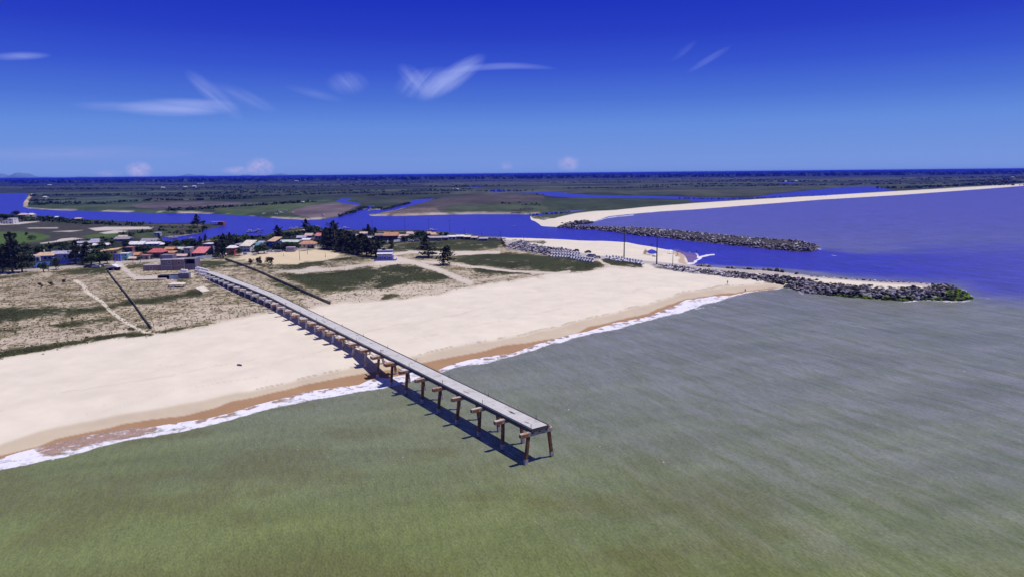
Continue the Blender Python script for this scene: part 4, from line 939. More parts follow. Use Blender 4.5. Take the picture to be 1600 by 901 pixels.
for pts, h_, w_ in [([(52, 344), (100, 347), (150, 350), (200, 352), (230, 352)], 4.5, 3), ([(0, 340), (20, 341), (55, 343)], 4, 1.5), ([(242, 355), (270, 356), (300, 357), (318, 356)], 3.5, 4), ([(262, 364), (285, 363), (312, 360)], 3, 4), ([(216, 365), (245, 362), (262, 361)], 4, 2),
                    ([(180, 367), (205, 368)], 4, 2), ([(334, 375), (360, 371), (400, 373), (425, 372), (440, 367), (480, 364), (520, 366), (560, 368)], 4.0, 4), ([(500, 361), (560, 362), (620, 363)], 2.5, .6), ([(60, 388), (120, 381), (170, 376), (200, 375)], 4, 3), ([(0, 397), (60, 391)], 5, 3), ([(250, 381), (300, 384)], 4, 2),
                    ([(200, 380), (250, 383)], 4, 2), ([(700, 373), (760, 374)], 1.2, .6), ([(520, 372), (600, 376), (640, 377), (690, 373)], 3, 1.5), ([(420, 384), (470, 380), (510, 382)], 4, 3), ([(60, 396), (110, 392), (165, 388)], 4, 3), ([(200, 392), (260, 393), (300, 394)], 4, 3), ([(215, 402), (300, 398)], 3, 1.5), ([(400, 392), (470, 389), (500, 384)], 4, 3), ([(500, 380), (560, 378), (600, 382)], 5, 4), ([(640, 376), (700, 373)], 3, 2), ([(345, 394), (372, 392)], 5, 4), ([(0, 412), (50, 408)], 5, 3), ([(110, 405), (160, 402)], 5, 3), ([(20, 376), (60, 373)], 2, 1.5), ([(0, 384), (30, 386)], 3, 2)]:
    T += clumps(pts, h_, 2.6, w_, 26, .9, .06)
brush = bpy.data.objects.new('mangrove_thicket', tri_mesh('mangrove_thicket', np.concatenate(T), M_BRD)); C.objects.link(brush); brush['kind'] = 'stuff'
# low tufts on the dunes
tu = []
mask_idx = np.argwhere((V > .3) & (PY > 412) & (PY < 570) & (PX > -60) & (PX < 1020) & (sdw > 6))
sel = mask_idx[rg.choice(len(mask_idx), 15000)]
w_ok = rg.random(len(sel)) < np.clip(V[sel[:, 0], sel[:, 1]] * 1.1, 0, 1)
sel = sel[w_ok]
for j, i in sel:
    x = GX[j, i] + rg.normal(0, 1.5); y = GY[j, i] + rg.normal(0, 1.5); s = rg.uniform(.15, .42)
    tu.append(blob_tris(rg, x, y, GZ[j, i] + s * .35, s * .9, s * .9, s * .5, 5, s * .55))
tuft = bpy.data.objects.new('dune_scrub', tri_mesh('dune_scrub', np.concatenate(tu), M_OLV)); C.objects.link(tuft); tuft['kind'] = 'stuff'

# ------------------------------------------------------------------ boulders of the jetties
def rock_mesh(seed, m_=None):
    bm = bmesh.new(); bmesh.ops.create_icosphere(bm, subdivisions=2, radius=1.0); r = random.Random(seed)
    sc = (r.uniform(.75, 1.25), r.uniform(.6, 1.0), r.uniform(.5, .8)); pl = [Vector((r.gauss(0, 1), r.gauss(0, 1), r.gauss(0, 1))).normalized() for _ in range(7)]
    for v in bm.verts:
        n = v.co.normalized(); k = 1.0
        for p_ in pl:
            d = n.dot(p_)
            if d > .62: k = min(k, .62 / d + .12)
        v.co = Vector((n.x * sc[0], n.y * sc[1], n.z * sc[2])) * k * r.uniform(.94, 1.06)
    me = bpy.data.meshes.new('boulder'); bm.to_mesh(me); bm.free()
    if m_: me.materials.append(m_)
    return me
def rock_mat(name, c1, c2, c3):
    mt, nt, bs = new_mat(name); g = nt.nodes.new('ShaderNodeNewGeometry').outputs['Position']
    n = noise(nt, g, .5, 2, .5); n2 = noise(nt, g, 2.5, 4, .6)
    c = ramp_node(nt, n, [(.42, c1), (.50, c2), (.57, c3)])
    c = mixc(nt, 1.0, c, ramp_node(nt, n2, [(.3, .7), (.7, 1.3)]), 'MULTIPLY')
    nt.links.new(c, bs.inputs['Base Color']); bs.inputs['Roughness'].default_value = .85; bs.inputs['Specular IOR Level'].default_value = .2
    return mt
MR_DARK = rock_mat('dark_wet_gneiss', (.022, .020, .024), (.055, .048, .058), (.26, .24, .28))
MR_MIX = rock_mat('grey_gneiss', (.035, .032, .036), (.15, .13, .15), (.58, .54, .60))
MR_MOSS = rock_mat('mossy_rock', (.02, .026, .012), (.035, .055, .012), (.12, .20, .015))
MR_LIL = rock_mat('lilac_grey_stone', (.06, .052, .07), (.21, .19, .25), (.44, .41, .50))
def rock_zone(poly, n, size, hmax, slope, matf, z0, lab, gid):
    w = [tuple(at(a, b_, z0)[:2]) for a, b_ in poly]; xs = [p_[0] for p_ in w]; ys = [p_[1] for p_ in w]
    out = []
    X = rg.uniform(min(xs), max(xs), n * 14); Y = rg.uniform(min(ys), max(ys), n * 14)
    D = sdist(X, Y, w); ok = D > -.3; X, Y, D = X[ok][:n], Y[ok][:n], D[ok][:n]
    for x, y, d in zip(X, Y, D):
        s = size * rg.uniform(.6, 1.35); z = z0 + min(hmax, max(d, 0) * slope) + rg.uniform(-.5, .45) * s
        out.append((x, y, z, s, matf(x, y, z), lab, gid))
    return out
RK = []
TIPX = at(1440, 455)[0]
def near_m(x, y, z):
    p_ = proj_arr(np.array(x), np.array(y), np.array(z)); px, py = float(p_[0]), float(p_[1])
    if px > 1478 and py > 452 + rg.normal(0, 2) and z < 2.2: return 'moss'
    if px > 1300 and z < .7 + rg.normal(0, .25): return 'moss'
    return 'dark' if px > 1140 + rg.normal(0, 25) else 'mix'
Z1 = [(1018, 416), (1024, 414), (1080, 420.5), (1130, 425.5), (1160, 428.5), (1220, 433), (1250, 437), (1290, 440), (1270, 443), (1250, 443), (1200, 440), (1140, 438), (1100, 432), (1060, 428.5), (1038, 423.5)]
Z2 = [(1225, 448), (1240, 445), (1262, 444), (1300, 447.5), (1340, 450.5), (1400, 454), (1440, 453.5), (1456, 449), (1478, 446), (1496, 453), (1513, 460), (1517, 466), (1500, 469.5), (1450, 468), (1412, 469.5), (1350, 465.5), (1300, 461), (1262, 457.5), (1245, 452.5)]
Z3 = [(869, 355.5), (892, 357.5), (930, 359.5), (964, 363.5), (1000, 368.5), (1040, 372.5), (1100, 378), (1140, 383), (1200, 389), (1250, 393.5), (1272, 393), (1279, 386), (1260, 380), (1180, 374), (1100, 366.5), (1060, 362), (1020, 358.5), (966, 357), (925, 355.5), (905, 355), (880, 352)]
Z3b = [(872, 352), (900, 347.5), (922, 346.5), (926, 348.5), (900, 352.5), (880, 354)]
Z4 = [(786, 387), (800, 381), (812, 378.5), (822, 379), (835, 385), (860, 390), (885, 391.5), (902, 394), (880, 397), (862, 399), (850, 400), (835, 397), (820, 394), (800, 390.5)]
LN = 'angular dark boulder heaped on the near jetty slope facing the near beach'
RK += rock_zone(Z1, 900, .8, .9, .30, near_m, 1.4, 'grey and pale boulder heaped between the jetty road and the near beach', 'boulders beside the jetty road')
RK += rock_zone(Z2, 1700, .92, 1.6, .36, near_m, .1, 'dark boulder heaped on the outer arm of the near jetty', 'boulders of the near jetty outer arm')
RK += rock_zone(Z3, 3400, 1.0, 1.4, .26, lambda x, y, z: 'mix' if (z > 1.7 and rg.random() < .4 - .32 * (x > 190)) else 'dark', .1, 'boulder heaped on the long far jetty across the river mouth', 'boulders of the far jetty')
RK += rock_zone(Z3b, 110, 1.6, 1.5, .3, lambda x, y, z: 'dark', .1, 'dark boulder on the short spur where the far jetty meets the beach', 'boulders of the far jetty spur')
RK += rock_zone(Z4, 620, .85, 2.2, .35, lambda x, y, z: 'lil', 2.1, 'lilac grey stone in the loose heap at the edge of the grass', 'stones in the loose heap')
for (x, y, s) in [(1098, 417.5, 2.2), (1103, 418, 2.4), (1109, 418.4, 1.6), (1138, 420.2, 1.4), (1146, 420.8, 1.6), (1166, 421.5, 1.6), (1172, 422, 1.5), (1180, 422.3, 1.3), (1194, 423.3, 1.4), (1203, 423.3, 1.5), (1214, 424.2, 2.2), (1222, 425, 1.4), (1245, 428, 1.2), (1090, 417.2, 1.2)]:
    q = at(x, y, 1.2); RK.append((q[0], q[1], 1.5, s, 'dark', 'dark boulder beside the river side edge of the jetty road', 'boulders on the river side of the jetty road'))
for i, x in enumerate(range(1268, 1470, 9)):
    q = at(x, 433.5 + (x - 1268) * .062, 1.0); RK.append((q[0], q[1], 1.3, .8, 'mix', 'dark boulder beside the river side edge of the jetty road', 'boulders on the river side of the jetty road'))
NB = 14
RMESH = {k: [rock_mesh(100 + i, m_) for i in range(NB)] for k, m_ in (('dark', MR_DARK), ('mix', MR_MIX), ('moss', MR_MOSS), ('lil', MR_LIL))}
imp = sorted(range(len(RK)), key=lambda i: -(RK[i][3] / math.hypot(RK[i][0], RK[i][1])) * (1 if RK[i][2] > .6 else .3))
top = set(imp[:300])
for i in imp[:300]:
    x, y, z, s, k, lab, gid = RK[i]
    o = bpy.data.objects.new('boulder' if k != 'lil' else 'stone', rt.choice(RMESH[k])); C.objects.link(o)
    o.location = (x, y, z); o.rotation_euler = (rt.uniform(-.5, .5), rt.uniform(-.5, .5), rt.uniform(0, 6.28)); o.scale = (s, s, s); tag(o, lab, 'boulder', gid)
base_v = [np.array([v.co[:] for v in RMESH['dark'][i].vertices]) for i in range(NB)]
base_f = np.array([p_.vertices[:] for p_ in RMESH['dark'][0].polygons])
for nm, ks in (('rubble', ('dark',)), ('pale_rubble', ('mix',)), ('mossy_rubble', ('moss',)), ('loose_stones', ('lil',))):
    vs = []; fs = []; n0 = 0
    for i, r_k in enumerate(RK):
        if i in top or r_k[4] not in ks: continue
        x, y, z, s, k, _, _ = r_k
        Rm = np.array(Matrix.Rotation(rt.uniform(0, 6.28), 3, 'Z') @ Matrix.Rotation(rt.uniform(-.5, .5), 3, 'X'))
        vs.append(base_v[rt.randrange(NB)] @ Rm.T * s + np.array([x, y, z])); fs.append(base_f + n0); n0 += len(vs[-1])
    if not vs: continue
    vs = np.concatenate(vs); fs = np.concatenate(fs); me = bpy.data.meshes.new(nm)
    me.vertices.add(len(vs)); me.vertices.foreach_set('co', vs.astype(np.float32).ravel()); me.loops.add(fs.size); me.loops.foreach_set('vertex_index', fs.astype(np.int32).ravel())
    me.polygons.add(len(fs)); me.polygons.foreach_set('loop_start', np.arange(0, fs.size, 3, dtype=np.int32)); me.update(calc_edges=True)
    me.materials.append({'dark': MR_DARK, 'mix': MR_MIX, 'moss': MR_MOSS, 'lil': MR_LIL}[ks[0]])
    o = bpy.data.objects.new(nm, me); C.objects.link(o); o['kind'] = 'stuff'
# ------------------------------------------------------------------ buildings
GL = mat('window_dark_glass', (0.02, 0.022, 0.03), 0.2, 0.05, 1, 0.5)
WHT = mat('white_paint', (0.74, 0.73, 0.74), 0.7, 0.08, 0.8, dirt=(0.5, 0.47, 0.45), dirtamt=0.1)
def wallm(n, c): return mat('wall_' + n, c, 0.8, 0.08, 0.6, 0.2, dirt=tuple(x * .72 for x in c), dirtamt=.15, dscale=.4)
W = {'white': wallm('white', (.70, .69, .70)), 'cream': wallm('cream', (.66, .60, .48)), 'lilac': wallm('lilac', (.40, .36, .62)), 'yellow': wallm('yellow', (.62, .45, .15)), 'turq': wallm('turquoise', (.16, .50, .55)),
     'blue': wallm('blue', (.10, .14, .60)), 'brick': wallm('brick', (.28, .12, .10)), 'grey': wallm('grey', (.25, .235, .28)), 'violet': wallm('violet_grey', (.27, .23, .36)), 'pink': wallm('pink', (.55, .42, .42)),
     'red': wallm('red', (.42, .10, .07)), 'teal': wallm('teal', (.09, .25, .33)), 'brown': wallm('brown', (.20, .12, .10)), 'dusky': wallm('dusky', (.24, .16, .16)), 'bluehouse': wallm('beach_blue', (.18, .19, .56)), 'dark': wallm('dark_timber', (.07, .055, .055)),
     'purple': wallm('purple', (.14, .10, .24)), 'raw': wallm('raw_block', (.30, .22, .24)), 'paleblue': wallm('pale_blue', (.42, .50, .70))}
def roofm(n, c): return mat('roof_' + n, c, 0.85, 0.16, 0.9, 0.15, dirt=tuple(x * .6 for x in c), dirtamt=.25, dscale=.6)
RF = {'terra': roofm('terracotta', (.62, .40, .31)), 'orange': roofm('orange_tile', (.50, .26, .16)), 'red': roofm('red_tile', (.48, .13, .13)), 'pinkred': roofm('pink_red_sheet', (.62, .20, .22)), 'cream': roofm('cream_sheet', (.68, .62, .52)),
      'tan': roofm('tan_tile', (.58, .40, .27)), 'grey': roofm('grey_fibre', (.30, .28, .31)), 'lilac': roofm('lilac_grey_fibre', (.40, .37, .50)), 'green': roofm('pale_green_sheet', (.50, .56, .52)), 'white': roofm('white_sheet', (.70, .68, .72)), 'dusky': roofm('dusky_tile', (.34, .20, .19)),
      'teal': roofm('teal_sheet', (.14, .26, .34)), 'pink': roofm('faded_pink_tile', (.58, .42, .38)), 'slab': roofm('concrete_slab', (.40, .36, .40)), 'blue': roofm('blue_sheet', (.10, .12, .42))}
def roof_mb(w, d, z, rtype, rh, ov=.45):
    b = MB(); x0, x1, y0, y1 = -w / 2 - ov, w / 2 + ov, -ov, d + ov; t = .16
    if rtype == 'flat': b.box(x0 + ov - .1, x1 - ov + .1, y0 + ov - .1, y1 - ov + .1, z, z + .25); return b
    if rtype == 'mono':  # slopes down to the front
        b.add([(x0, y0, z), (x1, y0, z), (x1, y1, z + rh), (x0, y1, z + rh), (x0, y0, z + t), (x1, y0, z + t), (x1, y1, z + rh + t), (x0, y1, z + rh + t)], [(0, 3, 2, 1), (4, 5, 6, 7), (0, 1, 5, 4), (1, 2, 6, 5), (2, 3, 7, 6), (3, 0, 4, 7)])
        return b
    yr = (y0 + y1) / 2; hx = 0 if rtype == 'gable' else min(w * .28, d * .5)
    A_ = [(x0, y0, z), (x1, y0, z), (x1, y1, z), (x0, y1, z), (x0 + hx, yr, z + rh), (x1 - hx, yr, z + rh)]
    if rtype == 'gablex':
        xm = 0; A_ = [(x0, y0, z), (x1, y0, z), (x1, y1, z), (x0, y1, z), (xm, y0, z + rh), (xm, y1, z + rh)]
        b.add(A_, [(0, 4, 5, 3), (1, 2, 5, 4), (0, 1, 4), (2, 3, 5), (0, 3, 2, 1)]); return b
    b.add(A_, [(0, 1, 5, 4), (2, 3, 4, 5), (1, 2, 5), (3, 0, 4), (0, 3, 2, 1)]); return b
def opening(parent, x0, x1, y, z0, z1, name='window', side=0, frame=True):
    # side 0 front (y = wall plane, faces -y); side 1/-1 = wall x plane
    b = MB(); p_ = .05
    def bx(a0, a1, zz0, zz1, o0, o1):
        if side == 0: b.box(a0, a1, y - o1, y - o0, zz0, zz1)
        else:
            if side > 0: b.box(y + o0, y + o1, a0, a1, zz0, zz1)
            else: b.box(y - o1, y - o0, a0, a1, zz0, zz1)
    if name == 'door':
        bx(x0, x1, z0, z1, .003, .06); return b.build('door', mat('door_brown', (.10, .06, .04), .6), parent)
    f = .12
    bx(x0 - f, x1 + f, z1, z1 + f, .0, .07); bx(x0 - f, x1 + f, z0 - f, z0, .0, .10); bx(x0 - f, x0, z0, z1, .0, .07); bx(x1, x1 + f, z0, z1, .0, .07)
    o = b.build('window', WHT, parent)
    b = MB(); bx(x0, x1, z0, z1, .003, .03); b.build('pane', GL, o)
    return o
def house(label, px, py, wpx, hpx, d, rz, wall, roof, rtype='gable', floors=1, win=2, rh=None, cat='house', name='house', wingap=True, door=True, sidewin=True, zoff=0):
    q = gat(px, py); m_ = q[1] / FX; w = wpx * m_; h = hpx * m_
    rh = rh if rh is not None else {'flat': .25, 'mono': min(h * .3, 1.6), 'gable': min(h * .36, 2.0), 'hip': min(h * .38, 2.2), 'gablex': min(h * .36, 1.9)}[rtype]
    wh = h - rh
    t = thing(name, label, cat, (q[0], q[1], q[2] + zoff), rad(rz))
    b = MB(); b.box(-w / 2, w / 2, 0, d, -.8, wh)
    if rtype in ('gable',): b.add([(-w / 2, 0, wh), (-w / 2, d, wh), (-w / 2, d / 2, wh + rh * d / (d + .9)), (-w / 2 + .15, 0, wh), (-w / 2 + .15, d, wh), (-w / 2 + .15, d / 2, wh + rh * d / (d + .9))], [(0, 2, 1), (3, 4, 5), (0, 3, 5, 2), (1, 2, 5, 4)])
    wo_ = b.build('wall', W[wall], t)
    r = roof_mb(w, d, wh + .004, rtype, rh).build('roof', RF[roof], t)
    fh = wh / floors
    for f in range(floors):
        for i in range(win):
            cx = -w / 2 + w * (i + .5) / win; ww = min(1.3, w / win * .45)
            if f == 0 and door and i == win // 2: opening(t, cx - .5, cx + .5, 0, 0, min(2.1, fh * .85), 'door'); continue
            opening(t, cx - ww / 2, cx + ww / 2, 0, f * fh + fh * .38, f * fh + fh * .78)
        if sidewin:
            for sd in (-1, 1): opening(t, d * .3, d * .3 + 1.1, sd * w / 2, f * fh + fh * .38, f * fh + fh * .76, side=sd)
    return t
# lilac house: terracotta hipped front and a long white roofed wing
q = gat(68, 407.5); m_ = q[1] / FX
t = thing('house', 'lilac house with terracotta hipped front and long pale roofed wing behind blue wall', 'house', q, rad(13))
MB().box(-4.5, 5.0, 0, 7, -.8, 2.9).build('wall', W['lilac'], t); roof_mb(10.0, 7.4, 2.904, 'hip', 1.7).build('roof', RF['tan'], t)
MB().box(5.02, 25, 3.2, 9.5, -.8, 3.4).build('wing_wall', WHT, t)
b = MB(); b.add([(4.2, 2.6, 3.404), (25.4, 2.6, 3.404), (25.4, 6.3, 4.9), (2.0, 6.3, 4.9), (25.4, 10, 3.404), (4.2, 10, 3.404)], [(0, 1, 2, 3), (3, 2, 4, 5), (1, 4, 2), (0, 3, 5), (0, 5, 4, 1)]); b.build('wing_roof', RF['lilac'], t)
b = MB(); b.box(-3.6, -1.2, -1.6, -.003, -.3, 2.5); b.build('porch', WHT, t)
MB().box(-2.9, -1.8, -1.66, -1.603, 0, 1.9).build('door', mat('door_brown', (.10, .06, .04), .6), t)
for x in (.2, 2.6): opening(t, x, x + 1.5, 0, .9, 2.1)
for x in (9.5, 12, 14.5, 17.5, 20.5, 23): opening(t, x, x + 1.1, 3.2, 1.3, 2.5)
for sd in (-1,): opening(t, 2.5, 3.7, -4.5, .9, 2.1, side=-1)
MB().tube([(-.5, 3.6, 4.4), (-.5, 3.6, 6.1)], .35, 8).build('chimney', WHT, t)
house('low purple shed with a pale flat roof left of the long lilac house', 48, 407, 15, 7.5, 4, 10, 'purple', 'lilac', 'mono', 1, 1, cat='shed', name='shed')
# painted perimeter wall
def wall_run(name, label, pts, h_, th_, m_, cat='wall', z=0.0, pmat=None, step=None):
    P = [gat(*p_) for p_ in pts]; c0 = P[0]
    t = thing(name, label, cat, c0)
    b = MB()
    for a, b_ in zip(P[:-1], P[1:]):
        aa = Vector(a - c0); bb = Vector(b_ - c0); aa.z += h_ / 2 - .15; bb.z += h_ / 2 - .15; b.bar(aa, bb, th_, h_ + .3)
    b.build('panel', m_, t)
    if pmat:
        for a, b_ in zip(P[:-1], P[1:]):
            L = float(np.linalg.norm(b_ - a)); n = max(1, int(round(L / step)))
            for i in range(n):
                p_ = a + (b_ - a) * i / n - c0; MB().box(p_[0] - .09, p_[0] + .09, p_[1] - .09, p_[1] + .09, p_[2] - .3, p_[2] + h_ + .12).build('post', pmat, t)
    return t
wall_run('perimeter_wall', 'light blue painted wall section left of the dark blue one', [(52.5, 417.5), (66, 415.5), (84.5, 413.5)], 1.9, .22, mat('light_blue_wall', (.10, .22, .72), .6, .06))
wall_run('perimeter_wall', 'dark blue painted wall section ending at the casuarinas', [(85.5, 413.3), (106, 411.2), (128, 409.3)], 2.1, .22, mat('deep_blue_wall', (.03, .045, .42), .6, .06))
# yellow two storey house
q = gat(170, 407.5)
t = thing('house', 'tall yellow house with a faded terracotta lean-to roof', 'house', q, rad(14))
b = MB(); b.box(-8, 3.2, 2, 10, -.8, 4.4); b.box(-1.0, 4.8, 0, 9, -.8, 6.2); b.build('wall', W['yellow'], t)
b = MB(); b.add([(-9.2, .2, 4.4), (5.3, -.6, 6.3), (5.3, 9.6, 6.6), (-9.2, 10.4, 4.7), (-9.2, .2, 4.6), (5.3, -.6, 6.5), (5.3, 9.6, 6.8), (-9.2, 10.4, 4.9)], [(0, 3, 2, 1), (4, 5, 6, 7), (0, 1, 5, 4), (1, 2, 6, 5), (2, 3, 7, 6), (3, 0, 4, 7)]); b.build('roof', RF['terra'], t)
MB().box(-8.8, -1.05, 1.1, 2.0, 4.0, 4.38).build('fascia', W['cream'], t)
for x in (-.4, 1.4, 3.1): opening(t, x, x + 1.1, 0, 4.3, 5.2)
opening(t, -6, -4.6, 2, 1.2, 2.6); opening(t, .2, 1.2, 0, 1.2, 2.8); opening(t, 2.5, 3.5, 0, 0, 2.1, 'door')
MB().tube([(-3, 3, 5.2), (-3, 3, 7.2)], .08, 6).build('mast', WHT, t)
house('small bright blue annex wedged between the yellow and the turquoise house', 183.5, 408.5, 9, 11, 4.5, 10, 'blue', 'blue', 'flat', 2, 1, door=False)
house('small turquoise and white two storey house right of the yellow one', 193.5, 407.5, 12, 11.5, 5, 8, 'turq', 'white', 'flat', 2, 2)
house('white annex joined to the turquoise house on its right', 201.5, 404, 7, 9, 4, 8, 'paleblue', 'lilac', 'flat', 1, 1)
house('brick red upper storey block behind the turquoise house', 201, 396, 11, 9.5, 6, 5, 'brick', 'dusky', 'flat', 2, 1)
house('low house with a bright orange tiled roof beside the turquoise house', 209.5, 401.5, 13, 6.5, 6, 4, 'brown', 'orange', 'gable', 1, 2, rh=1.5)
house('low brown house with a faded pinkish roof by the road', 204, 407.2, 20, 5.5, 5, 3, 'brown', 'pink', 'gable', 1, 3, rh=.9)
house('plain brown walled shed between the orange and the red hip roofs', 225.5, 406, 14, 7, 5, 2, 'raw', 'dusky', 'flat', 1, 2)
house('house with a wide red hipped roof and brown veranda', 242, 402.5, 22, 13.5, 8, 0, 'brown', 'red', 'hip', 2, 4, rh=2.1)
house('orange upper house with a flat red roof behind the unfinished block, upper one', 264, 395, 14, 8.5, 6, 0, 'red', 'orange', 'gable', 1, 2, rh=1.3)
house('orange roofed lean-to just below the upper orange house', 264.5, 400, 15, 6.5, 4, 0, 'red', 'orange', 'mono', 1, 2)
house('low long pink roofed house behind the unfinished block', 280, 402.5, 20, 5, 5, 0, 'pink', 'pink', 'gable', 1, 3, rh=1.0)
house('narrow tall pale grey house left of the red sheet roof', 293, 401.5, 10, 14.5, 5, -3, 'grey', 'white', 'flat', 2, 2)
house('small pinkish house tucked left of the narrow grey house', 286.5, 396.5, 6, 8, 4, -3, 'pink', 'dusky', 'mono', 1, 1)
house('open house under a big pink-red sheet roof', 310.5, 401, 19, 13, 7, -6, 'dark', 'pinkred', 'mono', 1, 4, rh=3.1)
house('two storey lilac house with a white flat roof', 325.5, 397.5, 17, 16.5, 7, -8, 'violet', 'white', 'flat', 2, 3)
house('grey lilac extension on the right of the two storey lilac house', 337.5, 395.5, 9, 11, 6, -8, 'grey', 'lilac', 'flat', 2, 1)
house('small red house with a white hipped roof', 360.5, 399, 12, 15, 6, -6, 'red', 'white', 'hip', 2, 2, rh=1.4)
house('white house with a steep cream sheet roof', 383, 393, 17, 15.5, 8, -12, 'white', 'cream', 'mono', 2, 3, rh=3.0)
house('teal house with a blue green roof beside the cream roofed one', 397, 391.5, 13, 12, 8, -10, 'teal', 'teal', 'gable', 2, 3, rh=1.6)
house('small grey shed left of the cream roofed house', 371.5, 387, 6, 6, 3, 0, 'grey', 'lilac', 'mono', 1, 1, name='shed', cat='shed')
house('blue walled house with a tan pitched roof at the river side', 424.5, 386.5, 14, 14.5, 7, -22, 'blue', 'tan', 'mono', 2, 2, rh=2.4)
house('long low shed with a pale green sheet roof', 451, 383, 30, 7.5, 7, -6, 'grey', 'green', 'gable', 1, 5, rh=1.3)
house('house with an orange tiled roof and an open white columned veranda', 479, 388.5, 25, 11.5, 8, 2, 'cream', 'orange', 'hip', 1, 4, rh=1.9)
house('small lilac kiosk with three pale windows by the pitch', 453.5, 394, 13, 7.5, 4, 2, 'violet', 'lilac', 'flat', 1, 3, door=False, name='kiosk', cat='kiosk')
house('white low annex above the orange veranda house', 477, 379, 13, 5.5, 4, 0, 'white', 'white', 'mono', 1, 2)
house('lilac fibre roofed house left of the dusky pink one', 470.5, 376.5, 13, 8, 6, 6, 'violet', 'lilac', 'gable', 1, 2, rh=1.5)
house('house with a faded pink roof above the lilac roofs', 481.5, 374.5, 11, 9.5, 6, -6, 'violet', 'pink', 'gable', 1, 2, rh=1.6)
house('cream house with a bright red roof beside the riverside trees', 499.5, 375, 14, 10.5, 7, -10, 'cream', 'pinkred', 'gable', 1, 3, rh=2.0)
house('blue grey low house right of the teal one behind the trees', 407, 384, 8, 7, 5, -8, 'paleblue', 'lilac', 'gable', 1, 1)
house('pale grey low house at the left end of the riverside row', 556.5, 372.5, 10, 6, 5, 0, 'grey', 'pink', 'gable', 1, 2, rh=1.2)
house('cream riverside house with one dark opening', 568, 371, 11, 8.5, 5, 4, 'cream', 'pink', 'gable', 1, 2, rh=1.3)
house('lilac low house just below the cream riverside house', 577, 375.5, 9, 6, 5, 0, 'lilac', 'lilac', 'gable', 1, 2, rh=1.1)
house('dusky red two part house left of the orange roofed brown one', 593, 375.5, 13, 10.5, 6, 3, 'dusky', 'dusky', 'gable', 1, 2, rh=1.5)
house('brown house with a bright orange tiled roof by the river', 610.5, 376, 21, 12.5, 7, -3, 'brown', 'orange', 'gable', 1, 3, rh=2.4)
house('white low house with a pale roof right of the orange roofed brown house', 629.5, 375.5, 15, 8.5, 6, -2, 'white', 'pink', 'gable', 1, 2, rh=1.3)
house('small open white boathouse with a dark opening', 625.5, 377, 8, 5, 3, 0, 'white', 'white', 'flat', 1, 1, door=True, name='boathouse', cat='boathouse')
house('low house with a pinkish tiled roof by the river', 643, 369.5, 15, 7, 6, -2, 'pink', 'pink', 'gable', 1, 3, rh=1.5)
house('violet low house in front of the pinkish tiled one', 640, 372.5, 12, 5, 4, -2, 'violet', 'lilac', 'mono', 1, 2)
house('house with a faded red roof left of the tan roofed one', 667.5, 369.5, 9, 7, 6, -3, 'brown', 'terra', 'gable', 1, 2, rh=1.5)
house('house with a tan tiled roof at the riverside', 678.5, 370.5, 14, 7, 6, -3, 'dusky', 'tan', 'gable', 1, 3, rh=1.6)
house('long low grey shed with dark openings on the green, left one', 679, 376.5, 22, 6.5, 4, -2, 'grey', 'slab', 'mono', 1, 4, name='shed', cat='shed')
house('long low violet grey shed on the green, middle one', 694, 375.8, 12, 6, 4, -2, 'violet', 'lilac', 'mono', 1, 2, name='shed', cat='shed')
house('white market shed with a pale roof at the river', 706, 374.5, 13, 6.5, 5, -3, 'white', 'white', 'gable', 1, 2, name='shed', cat='shed', rh=1.0)
house('white roofed shed right of the white market shed', 718.5, 374, 12, 6.5, 5, -3, 'grey', 'white', 'gable', 1, 2, name='shed', cat='shed', rh=1.0)
house('dark open shed with a cream roof among the riverside sheds', 730, 374.5, 9, 5.5, 4, -4, 'dark', 'cream', 'mono', 1, 1, name='shed', cat='shed')
house('pinkish low shed among the riverside sheds', 741, 375, 9, 4.5, 4, -4, 'pink', 'pink', 'mono', 1, 1, name='shed', cat='shed')
house('rightmost small grey riverside shed', 755, 376.5, 13, 4.5, 4, -5, 'grey', 'lilac', 'mono', 1, 2, name='shed', cat='shed')
# blue beach house with terrace and water tank
q = gat(601.5, 407.5)
t = thing('house', 'blue two storey beach house with a white veranda roof standing alone on the sand', 'house', q, rad(3))
MB().box(-4.2, 4.2, 0, 6, -.5, 2.9).build('wall', W['bluehouse'], t); MB().box(-4.1, 4.1, 1.4, 5.9, 3.06, 5.4).build('upper_wall', W['bluehouse'], t)
MB().box(-4.4, 4.4, -.2, 6.2, 2.904, 3.056).build('floor_slab', WHT, t)
b = MB(); b.add([(-4.4, -.5, 3.7), (4.4, -.5, 3.7), (4.4, 1.6, 4.5), (-4.4, 1.6, 4.5), (-4.4, -.5, 3.85), (4.4, -.5, 3.85), (4.4, 1.6, 4.65), (-4.4, 1.6, 4.65)], [(0, 3, 2, 1), (4, 5, 6, 7), (0, 1, 5, 4), (1, 2, 6, 5), (2, 3, 7, 6), (3, 0, 4, 7)]); b.build('veranda_roof', RF['white'], t)
MB().box(-4.3, 4.3, 1.2, 6.1, 5.404, 5.65).build('roof', RF['lilac'], t)
MB().tube([(-.8, 3.5, 5.66), (-.8, 3.5, 6.7)], 1.0, 12).build('water_tank', mat('dark_tank', (.03, .03, .04), .6), t)
b = MB(); b.box(-6.0, 6.2, -.9, -.7, -.4, .8); b.box(6.0, 6.2, -.7, 5, -.4, .8); b.box(-6.0, -5.8, -.7, 5, -.4, .8); b.build('garden_wall', W['blue'], t)
for x in (-3.2, -.6, 2.0): opening(t, x, x + 1.2, 0, 1.0, 2.1)
for x in (-3.2, 1.8): opening(t, x, x + 1.4, 1.4, 3.4, 4.0)
for x in (-4.1, -1.4, 1.4, 4.1): MB().box(x - .09, x + .09, -.35, -.17, 3.06, 3.72).build('column', WHT, t)
